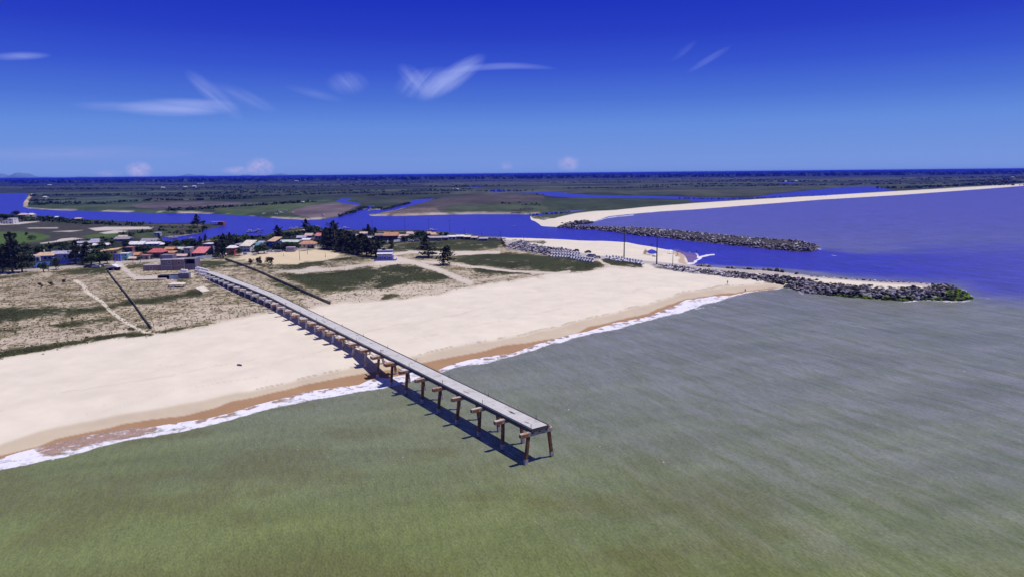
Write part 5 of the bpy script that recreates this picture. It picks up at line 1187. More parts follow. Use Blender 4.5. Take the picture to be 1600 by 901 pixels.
# unfinished grey block building
q = gat(272, 422.5)
t = thing('building', 'unfinished grey block building with stepped flat roofs and an open upper room', 'building', q, rad(5))
GR = wallm('raw_grey_block', (.21, .19, .24)); GR2 = wallm('raw_brown_block', (.27, .20, .21))
MB().box(-6.2, -1.0, 0, 8, -.8, 5.4).build('wall', GR, t); MB().box(-0.98, 5.2, .3, 8, -.8, 5.2).build('brown_wall', GR2, t)
b = MB(); b.box(5.22, 10.6, .6, 8, -.8, 2.3); b.box(5.22, 5.5, .6, 8, 2.304, 5.5); b.box(10.3, 10.6, .6, 8, 2.304, 5.5); b.box(5.5, 10.3, 7.7, 8, 2.304, 5.5); b.box(5.22, 10.6, .6, 8, 5.504, 5.7); b.box(5.5, 10.3, .6, .8, 2.304, 3.2); b.build('open_room', GR, t)
MB().box(-7.8, -1.6, 3.5, 9, -.8, 7.6).build('tower', GR, t); MB().box(-15.5, -6.22, .5, 5, -.8, 2.7).build('low_wing', GR2, t); MB().box(-15.7, -6.24, .3, 5.2, 2.704, 2.95).build('wing_roof', RF['slab'], t)
MB().box(-6.4, 5.3, -.1, 3.4, 5.41, 5.6).build('roof', RF['lilac'], t)
for a in (-6.2, -.99, 5.2): MB().box(a - .12, a + .12, -.13, -.003, -.5, 5.4).build('column', RF['slab'], t)
for z0 in (2.4,): MB().box(-6.2, 5.2, -.10, -.004, z0, z0 + .25).build('beam', RF['slab'], t)
opening(t, -2.6, -1.6, 0, 3.6, 4.6); opening(t, -12, -11, .5, .9, 1.9); opening(t, 2, 3.2, .3, 3.2, 4.3)
# small gabled hut with a paved step
q = gat(175.5, 423.5)
t = thing('hut', 'small dark open hut with a pale gabled roof beside the track', 'hut', q, rad(8))
b = MB()
for x in (-2.3, 0, 2.3):
    for y in (.2, 3.8): b.box(x - .12, x + .12, y - .12, y + .12, -.4, 1.9)
b.box(-2.3, 2.3, 3.7, 3.9, -.4, 1.9); b.box(-2.3, -2.1, .3, 3.7, -.4, 1.4); b.build('wall', W['dark'], t)
roof_mb(5, 4, 1.904, 'gablex', 1.3, .5).build('roof', RF['white'], t)
MB().box(-2.6, 2.4, -2.4, -1.2, -.3, .25).build('step', RF['cream'], t); MB().box(-.9, .1, 1.5, 2.3, -.3, .9).build('counter', WHT, t)
# ruins, slabs
q = gat(266, 436.5); t = thing('ruin', 'low roofless concrete ruin with one dark open bay', 'ruin', q, rad(9))
b = MB(); b.box(-5.5, -5.3, 0, 4, -.4, 1.9); b.box(-5.3, 5, 3.8, 4, -.4, 1.9); b.box(-.5, -.3, 0, 3.8, -.4, 1.9); b.box(-5.3, -.5, .3, 3.7, 1.7, 1.9); b.build('bay', W['dark'], t)
MB().box(-.28, 3.6, -.2, 0, -.4, 1.9).build('pale_wall', W['paleblue'], t); MB().box(3.62, 8.2, .6, 3.6, -.4, 2.6).build('block', W['grey'], t)
MB().box(4.0, 5.2, 1.0, 2.0, 2.604, 3.0).build('beam_piece', WHT, t)
q = gat(234, 438); t = tag(MB().bar((0, 0, 0), (13, 1.4, 0), 1.6, 1.1).build('wall_base', RF['cream']), 'long low pale foundation left of the roofless ruin', 'foundation'); t.location = (q[0] - 6, q[1], q[2] + .1)
q = gat(275, 449.5); t = thing('slab_table', 'pale concrete slab raised on short posts with a white block under it', 'platform', q, rad(4))
b = MB(); b.add([(-3.6, 0, 1.3), (3.4, .4, 1.2), (3.2, 3.2, 1.5), (-2.6, 4.2, 1.7), (-3.6, 0, 1.5), (3.4, .4, 1.4), (3.2, 3.2, 1.7), (-2.6, 4.2, 1.9)], [(0, 3, 2, 1), (4, 5, 6, 7), (0, 1, 5, 4), (1, 2, 6, 5), (2, 3, 7, 6), (3, 0, 4, 7)]); b.build('slab', RF['cream'], t)
for x, y in ((-3.2, .4), (3, .7), (2.8, 2.8), (-2.3, 3.6)): MB().box(x - .13, x + .13, y - .13, y + .13, -.4, 1.28).build('post', W['grey'], t)
MB().box(-1.5, -.9, .2, .8, -.3, 1.25).build('block', WHT, t)
q = gat(316, 452.5); a = [gat(305, 450.5) - q, gat(318, 447.5) - q, gat(328, 454.5) - q, gat(316, 457) - q]
b = MB(); b.prism([(p_[0], p_[1]) for p_ in a], -.15, .28); s_ = b.build('concrete_slab', RF['cream']); s_.location = tuple(map(float, q)); tag(s_, 'flat pale concrete slab lying on the grass left of the pier', 'slab')
# long sheds behind, white roofs, far left buildings
for x, y, w, h_, d, rz_, rk, lb in [(137, 382.5, 30, 5.5, 5, 14, 'lilac', 'uppermost of the long lilac grey roofed sheds behind the yellow house'), (128, 387.5, 22, 5, 5, 14, 'grey', 'long dark roofed shed below the uppermost long shed'),
        (157, 386.5, 22, 6, 5, 14, 'white', 'long shed with white striped roof behind the yellow house'), (133, 394.5, 12, 4, 4, 4, 'cream', 'pale flat roof among the trees left of the yellow house'), (148, 378.5, 11, 5, 4, 8, 'lilac', 'short lilac roofed shed above the long sheds')]:
    house(lb, x, y, w, h_, d, rz_, 'dusky', rk, 'gable', 1, 3, rh=1.2, name='shed', cat='shed')
house('large white roofed house with two gables near the creek', 212, 386, 22, 8, 8, 2, 'white', 'white', 'gable', 1, 4, rh=1.8)
house('long white roofed shed right of the two gabled one', 235, 385, 24, 6.5, 7, 3, 'paleblue', 'white', 'gable', 1, 3, rh=1.2, name='shed', cat='shed')
house('weathered grey brown barn behind the white roofs', 232, 380.5, 23, 7.5, 7, 4, 'dusky', 'grey', 'gable', 1, 3, rh=1.8, name='barn', cat='barn')
house('low grey house with a pinkish roof by the marsh', 190, 377, 22, 6.5, 7, 5, 'violet', 'grey', 'gable', 1, 3, rh=1.6)
house('small house with a pale pink roof at the marsh track', 191, 372.5, 13, 4.5, 5, 4, 'pink', 'pink', 'gable', 1, 2, rh=1.2)
house('pale blue kiosk standing at the creek end of the track', 245.5, 369.5, 9, 5, 4, 2, 'paleblue', 'white', 'flat', 1, 2, name='kiosk', cat='kiosk')
house('small pale house right of the white roofs by the creek', 251, 384.5, 10, 4.5, 4, 0, 'pink', 'white', 'gable', 1, 2, rh=1.0)
house('pale green sheeted shed behind the orange roofs', 278, 391.5, 14, 5, 5, -3, 'grey', 'green', 'gable', 1, 3, rh=1.1, name='shed', cat='shed')
house('white two storey building with a blue opening alone by the marsh at the far left', 16.5, 350, 9, 8.5, 8, 0, 'white', 'white', 'flat', 2, 1)
house('long low white annex left of the white marsh building', 6.5, 350, 11, 4.5, 6, 0, 'white', 'grey', 'flat', 1, 3)
house('cream riverside house with a rounded roof, left of two', 34, 338.5, 12, 5, 8, 2, 'cream', 'pink', 'hip', 1, 3, rh=2)
house('cream riverside house with a pointed roof, right of two', 46, 338, 8, 4.5, 8, 2, 'cream', 'cream', 'hip', 1, 2, rh=2)
house('small white hut among the trees on the far left bank', 68.5, 343, 6, 3.5, 4, 0, 'white', 'lilac', 'flat', 1, 1, name='hut', cat='hut')
house('tiny white hut right of the first white hut on the far left bank', 76.5, 341, 5, 3, 4, 0, 'white', 'white', 'gable', 1, 1, name='hut', cat='hut')
house('third tiny white hut near the bare trees on the far left bank', 88, 341.5, 4, 3.2, 4, 0, 'paleblue', 'white', 'gable', 1, 1, name='hut', cat='hut')
house('pinkish hut at the right end of the far left bank huts', 121.5, 344.5, 9, 4, 5, 0, 'pink', 'pink', 'gable', 1, 2, name='hut', cat='hut')
# wooden pavilion on the peninsula
q = gat(339, 354.5); t = thing('pavilion', 'wooden pavilion with red walls and flat grey roof at the tip of the peninsula', 'pavilion', q, rad(-4))
MB().box(-7, 7, 0, 6, -.6, .5).build('platform', W['brown'], t); MB().box(1, 6.6, .5, 5.5, .504, 3.0).build('wall', W['red'], t)
for x in (-6.5, -4, -1.5, 1): MB().box(x - .12, x + .12, .3, .54, .504, 3.2).build('post', W['brown'], t)
MB().box(-7.6, 5.2, -.3, 6.2, 3.204, 3.5).build('roof', RF['grey'], t)
# fences
dkf = mat('dark_weathered_fence', (.15, .15, .11), .9, .5, .6); pst = mat('grey_fence_post', (.20, .19, .19), .9)
wall_run('slat_fence', 'dark boarded fence running down the left lot to the beach', [(166, 421), (180, 440), (195, 458), (210, 477), (224, 497), (236.5, 513.5)], 1.05, .25, dkf, 'fence', pmat=pst, step=3.2)
wall_run('slat_fence', 'dark boarded fence passing the young trees down to the beach right of the pier', [(352, 406), (370, 412), (390, 419.5), (411, 428), (432, 438), (452, 447), (472, 455.5), (493, 465), (516, 475)], 1.05, .28, dkf, 'fence', pmat=pst, step=3.2)
wall_run('perimeter_wall', 'pale lilac wall in front of the pink-red sheet roof', [(305, 405.5), (322, 403.5), (332, 402.5)], 1.6, .2, W['paleblue'])
wall_run('perimeter_wall', 'low white wall left of the trees behind the blue beach house', [(588, 380.5), (600, 379.8), (607, 379.3)], 1.7, .3, WHT)
wall_run('perimeter_wall', 'low white wall and terrace before the white riverside houses', [(615, 378.8), (626, 377.2), (634, 376.2)], 1.5, .3, WHT)
def wire_fence(label, pts, step=3.0):
    P = [gat(*p_) for p_ in pts]; c0 = P[0]; t = thing('wire_fence', label, 'fence', c0); tops = []
    for a, b_ in zip(P[:-1], P[1:]):
        n = max(1, int(np.linalg.norm(b_ - a) / step))
        for i in range(n + 1):
            p_ = a + (b_ - a) * i / n - c0; tops.append(Vector(p_)); MB().tube([(p_[0], p_[1], p_[2] - .3), (p_[0] + .03, p_[1], p_[2] + 1.35)], .07, 5).build('post', pst, t)
    for hgt in (.4, .8, 1.2): MB().tube([p_ + Vector((0, 0, hgt)) for p_ in tops], .02, 4).build('wire', pst, t)
wire_fence('thin wire fence along the dune edge left of the pier', [(240, 510), (290, 505), (345, 497), (400, 489), (436, 484.5)])
wire_fence('short thin wire fence along the dune edge right of the pier', [(468, 480), (492, 477), (515, 474.5)])

# ------------------------------------------------------------------ white concrete armour units
MT = mat('white_cast_concrete', (.66, .63, .66), .85, .1, 1.2, .2, dirt=(.42, .38, .40), dirtamt=.15)
def armour_mesh():
    b = MB()
    dirs = [Vector((0, 0, 1)), Vector((.94, 0, -.34)), Vector((-.47, .82, -.34)), Vector((-.47, -.82, -.34))]
    for d in dirs: b.tube([d * .0, d * .55, d * 1.15, d * 1.3], [.55, .52, .42, .34], 8)
    me = b.mesh('armour_unit', MT); 
    for p_ in me.polygons: p_.use_smooth = True
    return me
AM = armour_mesh()
def unit(px, py, label, group, s=1.0, rz=None, tilt=0):
    q = gat(px, py); o = bpy.data.objects.new('armour_unit', AM); C.objects.link(o); tag(o, label, 'armour unit', group)
    o.location = (q[0], q[1], q[2] + .62 * s); o.rotation_euler = (tilt, rt.uniform(-.1, .1), rt.uniform(0, 6.28) if rz is None else rz); o.scale = (s, s, s)
for i in range(11):
    for r_ in range(2):
        unit(861 + i * 4.4, 401.0 + i * .25 - r_ * 4.4 + (i > 6) * .8, 'white tapered concrete armour unit in the double row between grass and loose stones', 'armour units in the double row', 1.25, rz=.6 + rt.uniform(-.2, .2), tilt=.2)
for i in range(7): unit(900 + i * 4.3, 406.5 + i * .55, 'white tapered concrete armour unit in the short row at the grass tip', 'armour units in the short row', 1.3, rz=.6 + rt.uniform(-.2, .2), tilt=.2)
for i, (x, y) in enumerate([(948, 405), (953, 406), (958, 405), (963, 405.5), (964.5, 408.5), (967.5, 406.5), (972, 406.5)]): unit(x, y, 'white armour unit in the loose group left of the left tall mast', 'armour units left of the tall mast', 1.2)
for i in range(7): unit(976 + i * 4.4, 408.8 + i * .75, 'white armour unit in the line right of the left tall mast', 'armour units right of the tall mast', 1.25)
for i in range(8):
    for r_ in range(2): unit(312 + i * 2.35 - r_ * 3, 429.5 + i * .55 - r_ * 5, 'white armour unit in the packed rows at the landward end of the pier', 'armour units at the pier head', 1.3, rz=.8 + rt.uniform(-.15, .15), tilt=.15)
for i in range(3): unit(285 + i * 3.4, 431 + i * .3, 'white armour unit in the trio beside the roofless ruin', 'armour units beside the ruin', 1.7)
unit(291.5, 420.5, 'single white armour unit in front of the unfinished grey building', None, 1.6) if False else None
q = gat(291.5, 421); o = bpy.data.objects.new('armour_unit', AM); C.objects.link(o); tag(o, 'single white armour unit standing upright in front of the unfinished grey building', 'armour unit'); o.location = (q[0], q[1], q[2] + .95); o.scale = (1.6, 1.6, 1.6)
q = gat(309, 424); o = bpy.data.objects.new('armour_unit', AM); C.objects.link(o); tag(o, 'outermost white armour unit lying left of the packed rows at the pier head', 'armour unit'); o.location = (q[0], q[1], q[2] + .8); o.rotation_euler = (1.2, 0, .4); o.scale = (1.2, 1.2, 1.2)

# ------------------------------------------------------------------ masts and poles
PM = mat('dark_steel_pole', (.045, .042, .045), .6)
def pole(px, py, hpx, label, rad_=.12, arm=None, cat='pole', name='utility_pole', group=None):
    q = gat(px, py); h_ = hpx * q[1] / FX; t = thing(name, label, cat, q, 0, group)
    MB().tube([(0, 0, -.5), (0, 0, h_ * .5), (0, 0, h_)], [rad_ * 1.5, rad_ * 1.15, rad_ * .75], 8).build('shaft', PM, t)
    if arm == 'cross': MB().bar((-.9, 0, h_ - .4), (.9, 0, h_ - .4), .14, .14).build('crossarm', PM, t)
    if arm == 'lamp':
        MB().tube([(0, 0, h_ - .1), (.5, 0, h_ + .25), (1.2, 0, h_ + .3)], .05, 6).build('arm', PM, t); MB().box(1.0, 1.7, -.15, .15, h_ + .2, h_ + .36).build('lamp', mat('lamp_grey', (.3, .3, .32)), t)
    if arm == 'head': MB().box(-.35, .35, -.2, .2, h_, h_ + .35).build('lamp_head', PM, t)
    return t
pole(975, 406, 51, 'tall dark tapering mast at the edge of the grass, left of the two tallest', .24, 'head', 'mast', 'lighting_mast')
pole(1026, 413.5, 44, 'tall dark tapering mast where the rock slope begins, right of the two tallest', .26, 'head', 'mast', 'lighting_mast')
pole(1051, 415, 21, 'shorter thin pole among the boulders right of the tall masts', .12, None)
PLS = [(582, 364, 20), (633, 363, 23), (670.5, 371, 29), (702.5, 364.5, 20), (725.5, 368.5, 11), (753, 371.5, 10), (782.5, 379, 17), (818.5, 381.5, 14)]
ORD = ['first', 'second', 'third', 'fourth', 'fifth', 'sixth', 'seventh', 'eighth']
for (x, y, h_), od in zip(PLS, ORD): pole(x, y, h_, od + ' from the left of the slim poles standing against the river', .085, 'cross' if h_ > 15 else None)
for x, y, h_, lb in [(468.5, 407, 17, 'floodlight pole on the near side of the sandy pitch'), (480.5, 397.5, 14, 'floodlight pole on the far side of the sandy pitch'), (69, 426.5, 6, 'short post at the roadside before the light blue wall'),
                     (208, 411, 8, 'pole on the verge before the brown roofed house'), (219.5, 410.5, 8, 'pole on the verge before the brown shed'), (211, 371, 10, 'pole at the marsh track beside the creek'), (89, 383, 8, 'pole beside the pale sandy patch in the marsh'), (117, 384, 9, 'pole before the long sheds behind the village'),
                     (508.5, 402.5, 7, 'thin short pole at the right end of the sandy pitch'), (443, 400.5, 5, 'thin short pole at the back of the sandy pitch')]:
    pole(x, y, h_, lb, .09, 'lamp' if 'flood' in lb else None)
def goal(px, py, label):
    q = gat(px, py); t = thing('football_goal', label, 'goal', q)
    MB().tube([(-1.8, 0, 0), (-1.8, 0, 2.1), (1.8, 0, 2.1), (1.8, 0, 0)], .1, 6).build('frame', WHT, t)
goal(435.5, 396.5, 'white football goal at the left back of the sandy pitch')

# ------------------------------------------------------------------ vehicles
def car_meshes(col, kind='hatch'):
    L, Wd = (4.1, 1.7)
    b = MB(); prof = [(-L / 2, .35), (-L / 2, .8), (-L / 2 + .9, .95), (L / 2 - .15, .95), (L / 2, .75), (L / 2, .35)]
    n = len(prof); vs = [(x, -Wd / 2, z) for x, z in prof] + [(x, Wd / 2, z) for x, z in prof]
    b.add(vs, [tuple(range(n)), tuple(range(n, 2 * n))[::-1]] + [(i, i + n, (i + 1) % n + n, (i + 1) % n) for i in range(n)])
    xr = L / 2 - .35 if kind != 'pickup' else .3
    cab = [(-L / 2 + 1.0, .955), (-L / 2 + 1.6, 1.42), (xr - .4, 1.42), (xr, .955)]
    g = MB(); n = 4; vs = [(x, -Wd / 2 + .12, z) for x, z in cab] + [(x, Wd / 2 - .12, z) for x, z in cab]
    g.add(vs, [tuple(range(n)), tuple(range(n, 2 * n))[::-1]] + [(i, i + n, (i + 1) % n + n, (i + 1) % n) for i in range(n)])
    r_ = MB(); r_.box(-L / 2 + 1.65, xr - .45, -Wd / 2 + .14, Wd / 2 - .14, 1.424, 1.47)
    return b, g, r_
WH_M = None
def car(px, py, rz, colname, col, label, kind='hatch', group=None):
    q = gat(px, py); t = thing('parked_car', label, 'car', q, rad(rz), group)
    cm = mat('car_paint_' + colname, col, .35, .03, 1, .5); b, g, r_ = car_meshes(col, kind)
    b.build('body', cm, t, bevel=.06); g.build('windows', GL, t); r_.build('roof', cm, t)
    for x in (-1.3, 1.3):
        for y in (-.78, .78): MB().tube([(x, y - .1, .32), (x, y + .1, .32)], .32, 12).build('wheel', mat('tyre', (.02, .02, .02)), t)
    return t
WHITE = (.72, .72, .74); CARS = [
 (137, 418.6, 5, 'dark', (.03, .03, .04), 'leftmost dark car under the trees left of the hut'), (145, 418.0, 5, 'violet', (.12, .10, .25), 'violet grey car under the trees between the dark and the white car'), (151, 418.2, 6, 'white', WHITE, 'white car under the trees, nearest the small dark hut'),
 (158, 416.5, 6, 'silver', (.45, .45, .48), 'silver car half hidden behind the small dark hut'), (383, 397.6, -60, 'blue', (.05, .08, .45), 'blue and white car beside the cream roofed house'), (398.5, 395.3, 10, 'black', (.02, .02, .025), 'black car before the teal house'),
 (421.5, 393.8, 3, 'white', WHITE, 'white car below the blue walled house by the trees'), (434, 393.5, 3, 'silver', (.45, .45, .48), 'silver car under a white awning at the back of the pitch'), (442, 392.0, 4, 'white', WHITE, 'white car left of the lilac kiosk'),
 (486, 388.7, 2, 'dark', (.03, .03, .04), 'dark car at the right end of the orange veranda house'), (497, 386.8, 2, 'white', WHITE, 'white car right of the orange veranda house'), (507.5, 385.6, 2, 'silver', (.45, .45, .48), 'silver car at the left end of the dense casuarina row'),
 (900, 393.2, -8, 'dark', (.03, .03, .04), 'dark car parked on the sand, leftmost by the jetty road'), (918.5, 395.3, 8, 'black', (.02, .02, .025), 'black car parked on the sand, second along the jetty road'),
 (921, 401.2, 50, 'blue', (.05, .08, .45), 'blue car parked at the end of the short row of armour units'), (926.5, 401.5, 50, 'violet', (.12, .10, .25), 'dark violet car beside the blue one at the armour units'), (933, 403.8, 0, 'silver', (.45, .45, .48), 'silver car right of the armour units on the paved patch'),
 (642, 378, 2, 'white', WHITE, 'white car at the low terrace before the riverside houses'), (651, 377, 2, 'silver', (.45, .45, .48), 'silver car right of the white one before the riverside houses'), (667, 375.2, 2, 'white', WHITE, 'white car left of the long low grey shed')]
for x, y, rz_, cn, cc, lb in CARS: car(x, y, rz_, cn, cc, lb)

# ------------------------------------------------------------------ boats
def boat(px, py, L, rz, hull, label, cabin=True, mast=True, z=None, inner=(.35, .30, .26), group=None, name='fishing_boat', heel=0):
    q = at(px, py, 0) if z is None else gat(px, py)
    t = thing(name, label, 'boat', (q[0], q[1], (0 if z is None else q[2] + z)), rad(rz), group); t.rotation_euler[0] = rad(heel)
    n = 9; b = MB(); Bm = L * .155; vs = []; sec = 5
    for i in range(n):
        u = i / (n - 1); x = -L / 2 + L * u; hw = Bm * (1 - max(0, (u - .45) / .55) ** 2.2) * (.82 + .18 * min(1, u * 3)); sh = L * .075 + L * .07 * max(0, u - .4) ** 1.5 * 2; kd = -L * .04 + L * .05 * max(0, u - .7) * 2
        for k in range(sec):
            a = k / (sec - 1) * 2 - 1; vs.append((x, hw * a if abs(a) == 1 else hw * .75 * a * 1.4, sh if abs(a) == 1 else (kd if a == 0 else kd * .4)))
    fs = [(i * sec + k, i * sec + k + 1, (i + 1) * sec + k + 1, (i + 1) * sec + k) for i in range(n - 1) for k in range(sec - 1)]
    fs.append(tuple(range(sec))); b.add(vs, fs); b.build('hull', mat('hull_%02x%02x%02x' % tuple(int(c * 255) for c in hull), hull, .5, .1), t)
    d = MB(); dv = []; 
    for i in range(n):
        v0 = vs[i * sec]; v1 = vs[i * sec + sec - 1]; zz = v0[2] - L * .03; dv += [(v0[0], v0[1] * .95, zz), (v1[0], v1[1] * .95, zz)]
    d.add(dv, [(2 * i, 2 * i + 2, 2 * i + 3, 2 * i + 1) for i in range(n - 1)]); d.build('deck', mat('boat_deck_%d' % int(inner[0] * 100), inner, .7), t)
    r_ = MB(); r_.tube([vs[i * sec] for i in range(n)], L * .008, 5); r_.tube([vs[i * sec + sec - 1] for i in range(n)], L * .008, 5); r_.build('gunwale', WHT, t)
    if cabin:
        c = MB(); c.box(-L * .34, -L * .06, -Bm * .55, Bm * .55, L * .05, L * .20); cb = c.build('cabin', WHT, t); MB().box(-L * .37, L * .0, -Bm * .65, Bm * .65, L * .2, L * .215).build('cabin_roof', RF['white'], t)
        MB().box(-L * .30, -L * .1, -Bm * .552, Bm * .552, L * .13, L * .175).build('cabin_window', GL, t)
    if mast: MB().tube([(L * .05, 0, L * .03), (L * .05, 0, L * .5)], L * .008, 6).build('mast', PM, t)
    return t
boat(394, 363.2, 9.5, 8, (.06, .06, .09), 'dark hulled fishing boat with a white deckhouse moored left of the sandbar')
boat(405.5, 360.3, 6.5, 20, (.05, .06, .12), 'smaller dark boat with a white top lying at the head of the sandbar')
boat(406, 363.9, 4.5, 5, (.40, .22, .20), 'small reddish rowing boat on the shallow sandbar', False, False, name='rowing_boat')
boat(458, 358.6, 8.5, 5, (.16, .10, .16), 'dark boat with a white canopy moored left of the tall riverside casuarina, left one')
boat(466, 357.8, 8, 5, (.22, .12, .14), 'reddish boat moored left of the tall riverside casuarina, right one')
boat(496.5, 354.8, 6.5, 0, (.6, .6, .62), 'white boat right of the riverside casuarinas, left one', mast=False)
boat(532.5, 358.2, 5, 0, (.6, .6, .62), 'white boat right of the tallest village casuarina', mast=False)
boat(541, 357.2, 7.5, 0, (.65, .65, .66), 'white boat with a long pale canopy right of the tallest village casuarina', mast=False)
boat(676.5, 360.5, 8, 0, (.62, .62, .64), 'white boat with a flat canopy right of the third slim pole', mast=False)
boat(803.5, 354, 4.0, 10, (.5, .45, .5), 'tiny white motorboat alone in the middle of the river', False, False, name='motorboat')
boat(304, 366.5, 4.5, 10, (.55, .5, .5), 'small pale boat against the mangrove south of the peninsula', False, False, name='rowing_boat')
boat(270, 373.4, 7.5, 5, (.5, .48, .5), 'pale canopied boat in the creek, left one', mast=False)
boat(300, 373.4, 6, 0, (.6, .55, .5), 'pale canopied boat in the creek, right one', mast=False)
for i, (x, y, L, c, lb) in enumerate([(713, 366.5, 3.6, (.6, .6, .62), 'white'), (722, 367.5, 3.4, (.62, .6, .6), 'white'), (732, 368, 5.5, (.6, .6, .65), 'long white'), (738.5, 369.4, 3.5, (.3, .3, .5), 'bluish'), (746.5, 370.6, 3.6, (.5, .15, .2), 'red'), (755.5, 371.5, 3.5, (.6, .55, .5), 'cream'),
        (763, 372, 3.6, (.45, .45, .6), 'lilac'), (770, 372.8, 3.3, (.15, .15, .4), 'dark blue'), (776, 372.8, 4.6, (.66, .66, .68), 'large white'), (785, 373.4, 5.2, (.7, .7, .7), 'rightmost large white'), (804, 375.4, 3.6, (.66, .62, .56), 'lone pale')]):
    boat(x, y + .4, L, rt.uniform(-15, 25), c, lb + ' small boat drawn up on the village shore, number ' + str(i + 1) + ' from the left' if False else lb + ' small boat drawn up ashore ' + ['just right of the fourth slim pole', 'left of the fifth slim pole', 'right of the fifth slim pole', 'below the fifth slim pole row', 'left of the sixth slim pole', 'right of the sixth slim pole', 'midway between sixth and seventh poles', 'left of the two large white boats', 'beside the seventh slim pole', 'behind the seventh slim pole', 'between seventh and eighth poles'][i], i in (2, 8, 9), False, z=.2, name='rowing_boat')
boat(374.5, 570.5, 1.9, -32, (.035, .02, .03), 'small dark wooden dinghy alone on the pale beach left of the pier', False, False, z=.12, inner=(.10, .08, .09), name='dinghy', heel=8)

# ------------------------------------------------------------------ people
SKIN = mat('skin', (.22, .12, .08), .6, .05)
def body_mesh(pose):
    if pose == 'sit': P = {'pel': (0, 0, .12), 'che': (.02, -.16, .50), 'nec': (.02, -.14, .66), 'hed': (.02, -.12, .82), 'shl': (-.19, -.15, .60), 'ell': (-.26, -.3, .38), 'hal': (-.24, -.36, .08), 'shr': (.21, -.15, .60), 'elr': (.27, -.28, .38), 'har': (.2, .02, .28),
                            'hil': (-.1, 0, .12), 'knl': (-.13, .42, .42), 'fol': (-.13, .72, .05), 'hir': (.1, 0, .12), 'knr': (.12, .44, .38), 'for': (.12, .78, .05), 'tol': (-.13, .88, .05), 'tor': (.12, .93, .05)}
    else:
        s = .28 if pose == 'walk' else .04
        P = {'pel': (0, 0, .92), 'che': (0, .01, 1.28), 'nec': (0, .02, 1.47), 'hed': (0, .04, 1.62), 'shl': (-.20, 0, 1.40), 'ell': (-.25, -s * .5, 1.12), 'hal': (-.25, -s * .2 + .08, .84), 'shr': (.20, 0, 1.40), 'elr': (.25, s * .5, 1.12), 'har': (.25, s * .9, .86),
             'hil': (-.10, 0, .88), 'knl': (-.11, s * .6, .48), 'fol': (-.11, s, .06), 'hir': (.10, 0, .88), 'knr': (.11, -s * .3, .48), 'for': (.11, -s * 1.2, .08), 'tol': (-.11, s + .17, .03), 'tor': (.11, -s * 1.2 + .16, .03)}
    order = list(P); E = [('pel', 'che'), ('che', 'nec'), ('nec', 'hed'), ('che', 'shl'), ('shl', 'ell'), ('ell', 'hal'), ('che', 'shr'), ('shr', 'elr'), ('elr', 'har'), ('pel', 'hil'), ('hil', 'knl'), ('knl', 'fol'), ('fol', 'tol'), ('pel', 'hir'), ('hir', 'knr'), ('knr', 'for'), ('for', 'tor')]
    Rr = {'pel': .14, 'che': .15, 'nec': .055, 'hed': .10, 'shl': .065, 'ell': .045, 'hal': .035, 'shr': .065, 'elr': .045, 'har': .035, 'hil': .09, 'knl': .06, 'fol': .04, 'hir': .09, 'knr': .06, 'for': .04, 'tol': .03, 'tor': .03}
    me = bpy.data.meshes.new('person'); me.from_pydata([P[k] for k in order], [(order.index(a), order.index(b_)) for a, b_ in E], []); o = bpy.data.objects.new('person', me); C.objects.link(o)
    md = o.modifiers.new('skin', 'SKIN'); sv = me.skin_vertices[0].data
    for i, k in enumerate(order): sv[i].radius = (Rr[k], Rr[k])
    sv[0].use_root = True
    o.modifiers.new('sub', 'SUBSURF').levels = 1
    dg = bpy.context.evaluated_depsgraph_get(); ev = o.evaluated_get(dg); m2 = bpy.data.meshes.new_from_object(ev); m2.materials.clear(); m2.materials.append(SKIN); m2.polygons.foreach_set('use_smooth', [True] * len(m2.polygons))
    bpy.data.objects.remove(o); return m2
BM = {k: body_mesh(k) for k in ('stand', 'walk', 'sit')}
HAIR = mat('dark_hair', (.015, .01, .008))
def person(px, py, pose, rz, cloth, label, water=False, top=None):
    q = gat(px, py) if not water else at(px, py, -.5)
    o = bpy.data.objects.new('person', BM[pose]); C.objects.link(o); tag(o, label, 'person'); o.location = tuple(map(float, q)); o.rotation_euler = (0, 0, rad(rz))
    cm = mat('cloth_%d_%d_%d' % tuple(int(c * 100) for c in cloth), cloth, .9)
    b = MB()
    if pose == 'sit': b.tube([(0, -.06, .05), (0, .02, .2), (0, .3, .34)], [.17, .19, .16], 10)
    else: b.tube([(0, 0, 1.02), (0, 0, .9), (0, .01, .62)], [.155, .185, .2], 12)
    b.build('shorts', cm, o, True)
    if top:
        b = MB()
        if pose == 'sit': b.tube([(0, -.02, .22), (.02, -.15, .45), (.02, -.15, .62)], [.16, .18, .12], 12)
        else: b.tube([(0, 0, 1.0), (0, 0, 1.25), (0, .01, 1.44)], [.155, .185, .12], 12)
        b.build('shirt', mat('cloth_%d_%d_%d' % tuple(int(c * 100) for c in top), top, .9), o, True)
    hc = {'sit': (.02, -.13, .87)}.get(pose, (0, .02, 1.68)); b = MB(); b.tube([(hc[0], hc[1], hc[2] - .08), (hc[0], hc[1], hc[2] + .02), (hc[0], hc[1], hc[2] + .07)], [.105, .11, .05], 10); b.build('hair', HAIR, o, True)
person(1136.6, 446.5, 'walk', -60, (.05, .05, .07), 'person walking on the dry sand below the near jetty in dark shorts', top=(.15, .14, .16))
person(1164.3, 456.8, 'stand', 20, (.03, .03, .04), 'person standing at the water edge of the near beach in dark swimwear', True)
person(1017.5, 384.4, 'stand', 0, (.04, .04, .10), 'left one of two bathers standing in the river shallows', True)
person(1019.7, 384.7, 'stand', 10, (.05, .04, .06), 'right one of two bathers standing in the river shallows', True)
person(1060.6, 393.9, 'stand', 30, (.04, .04, .10), 'person standing at the river edge behind the awning')
person(1058, 394.2, 'sit', 120, (.3, .05, .05), 'person sitting on the sand left of the one at the river edge')
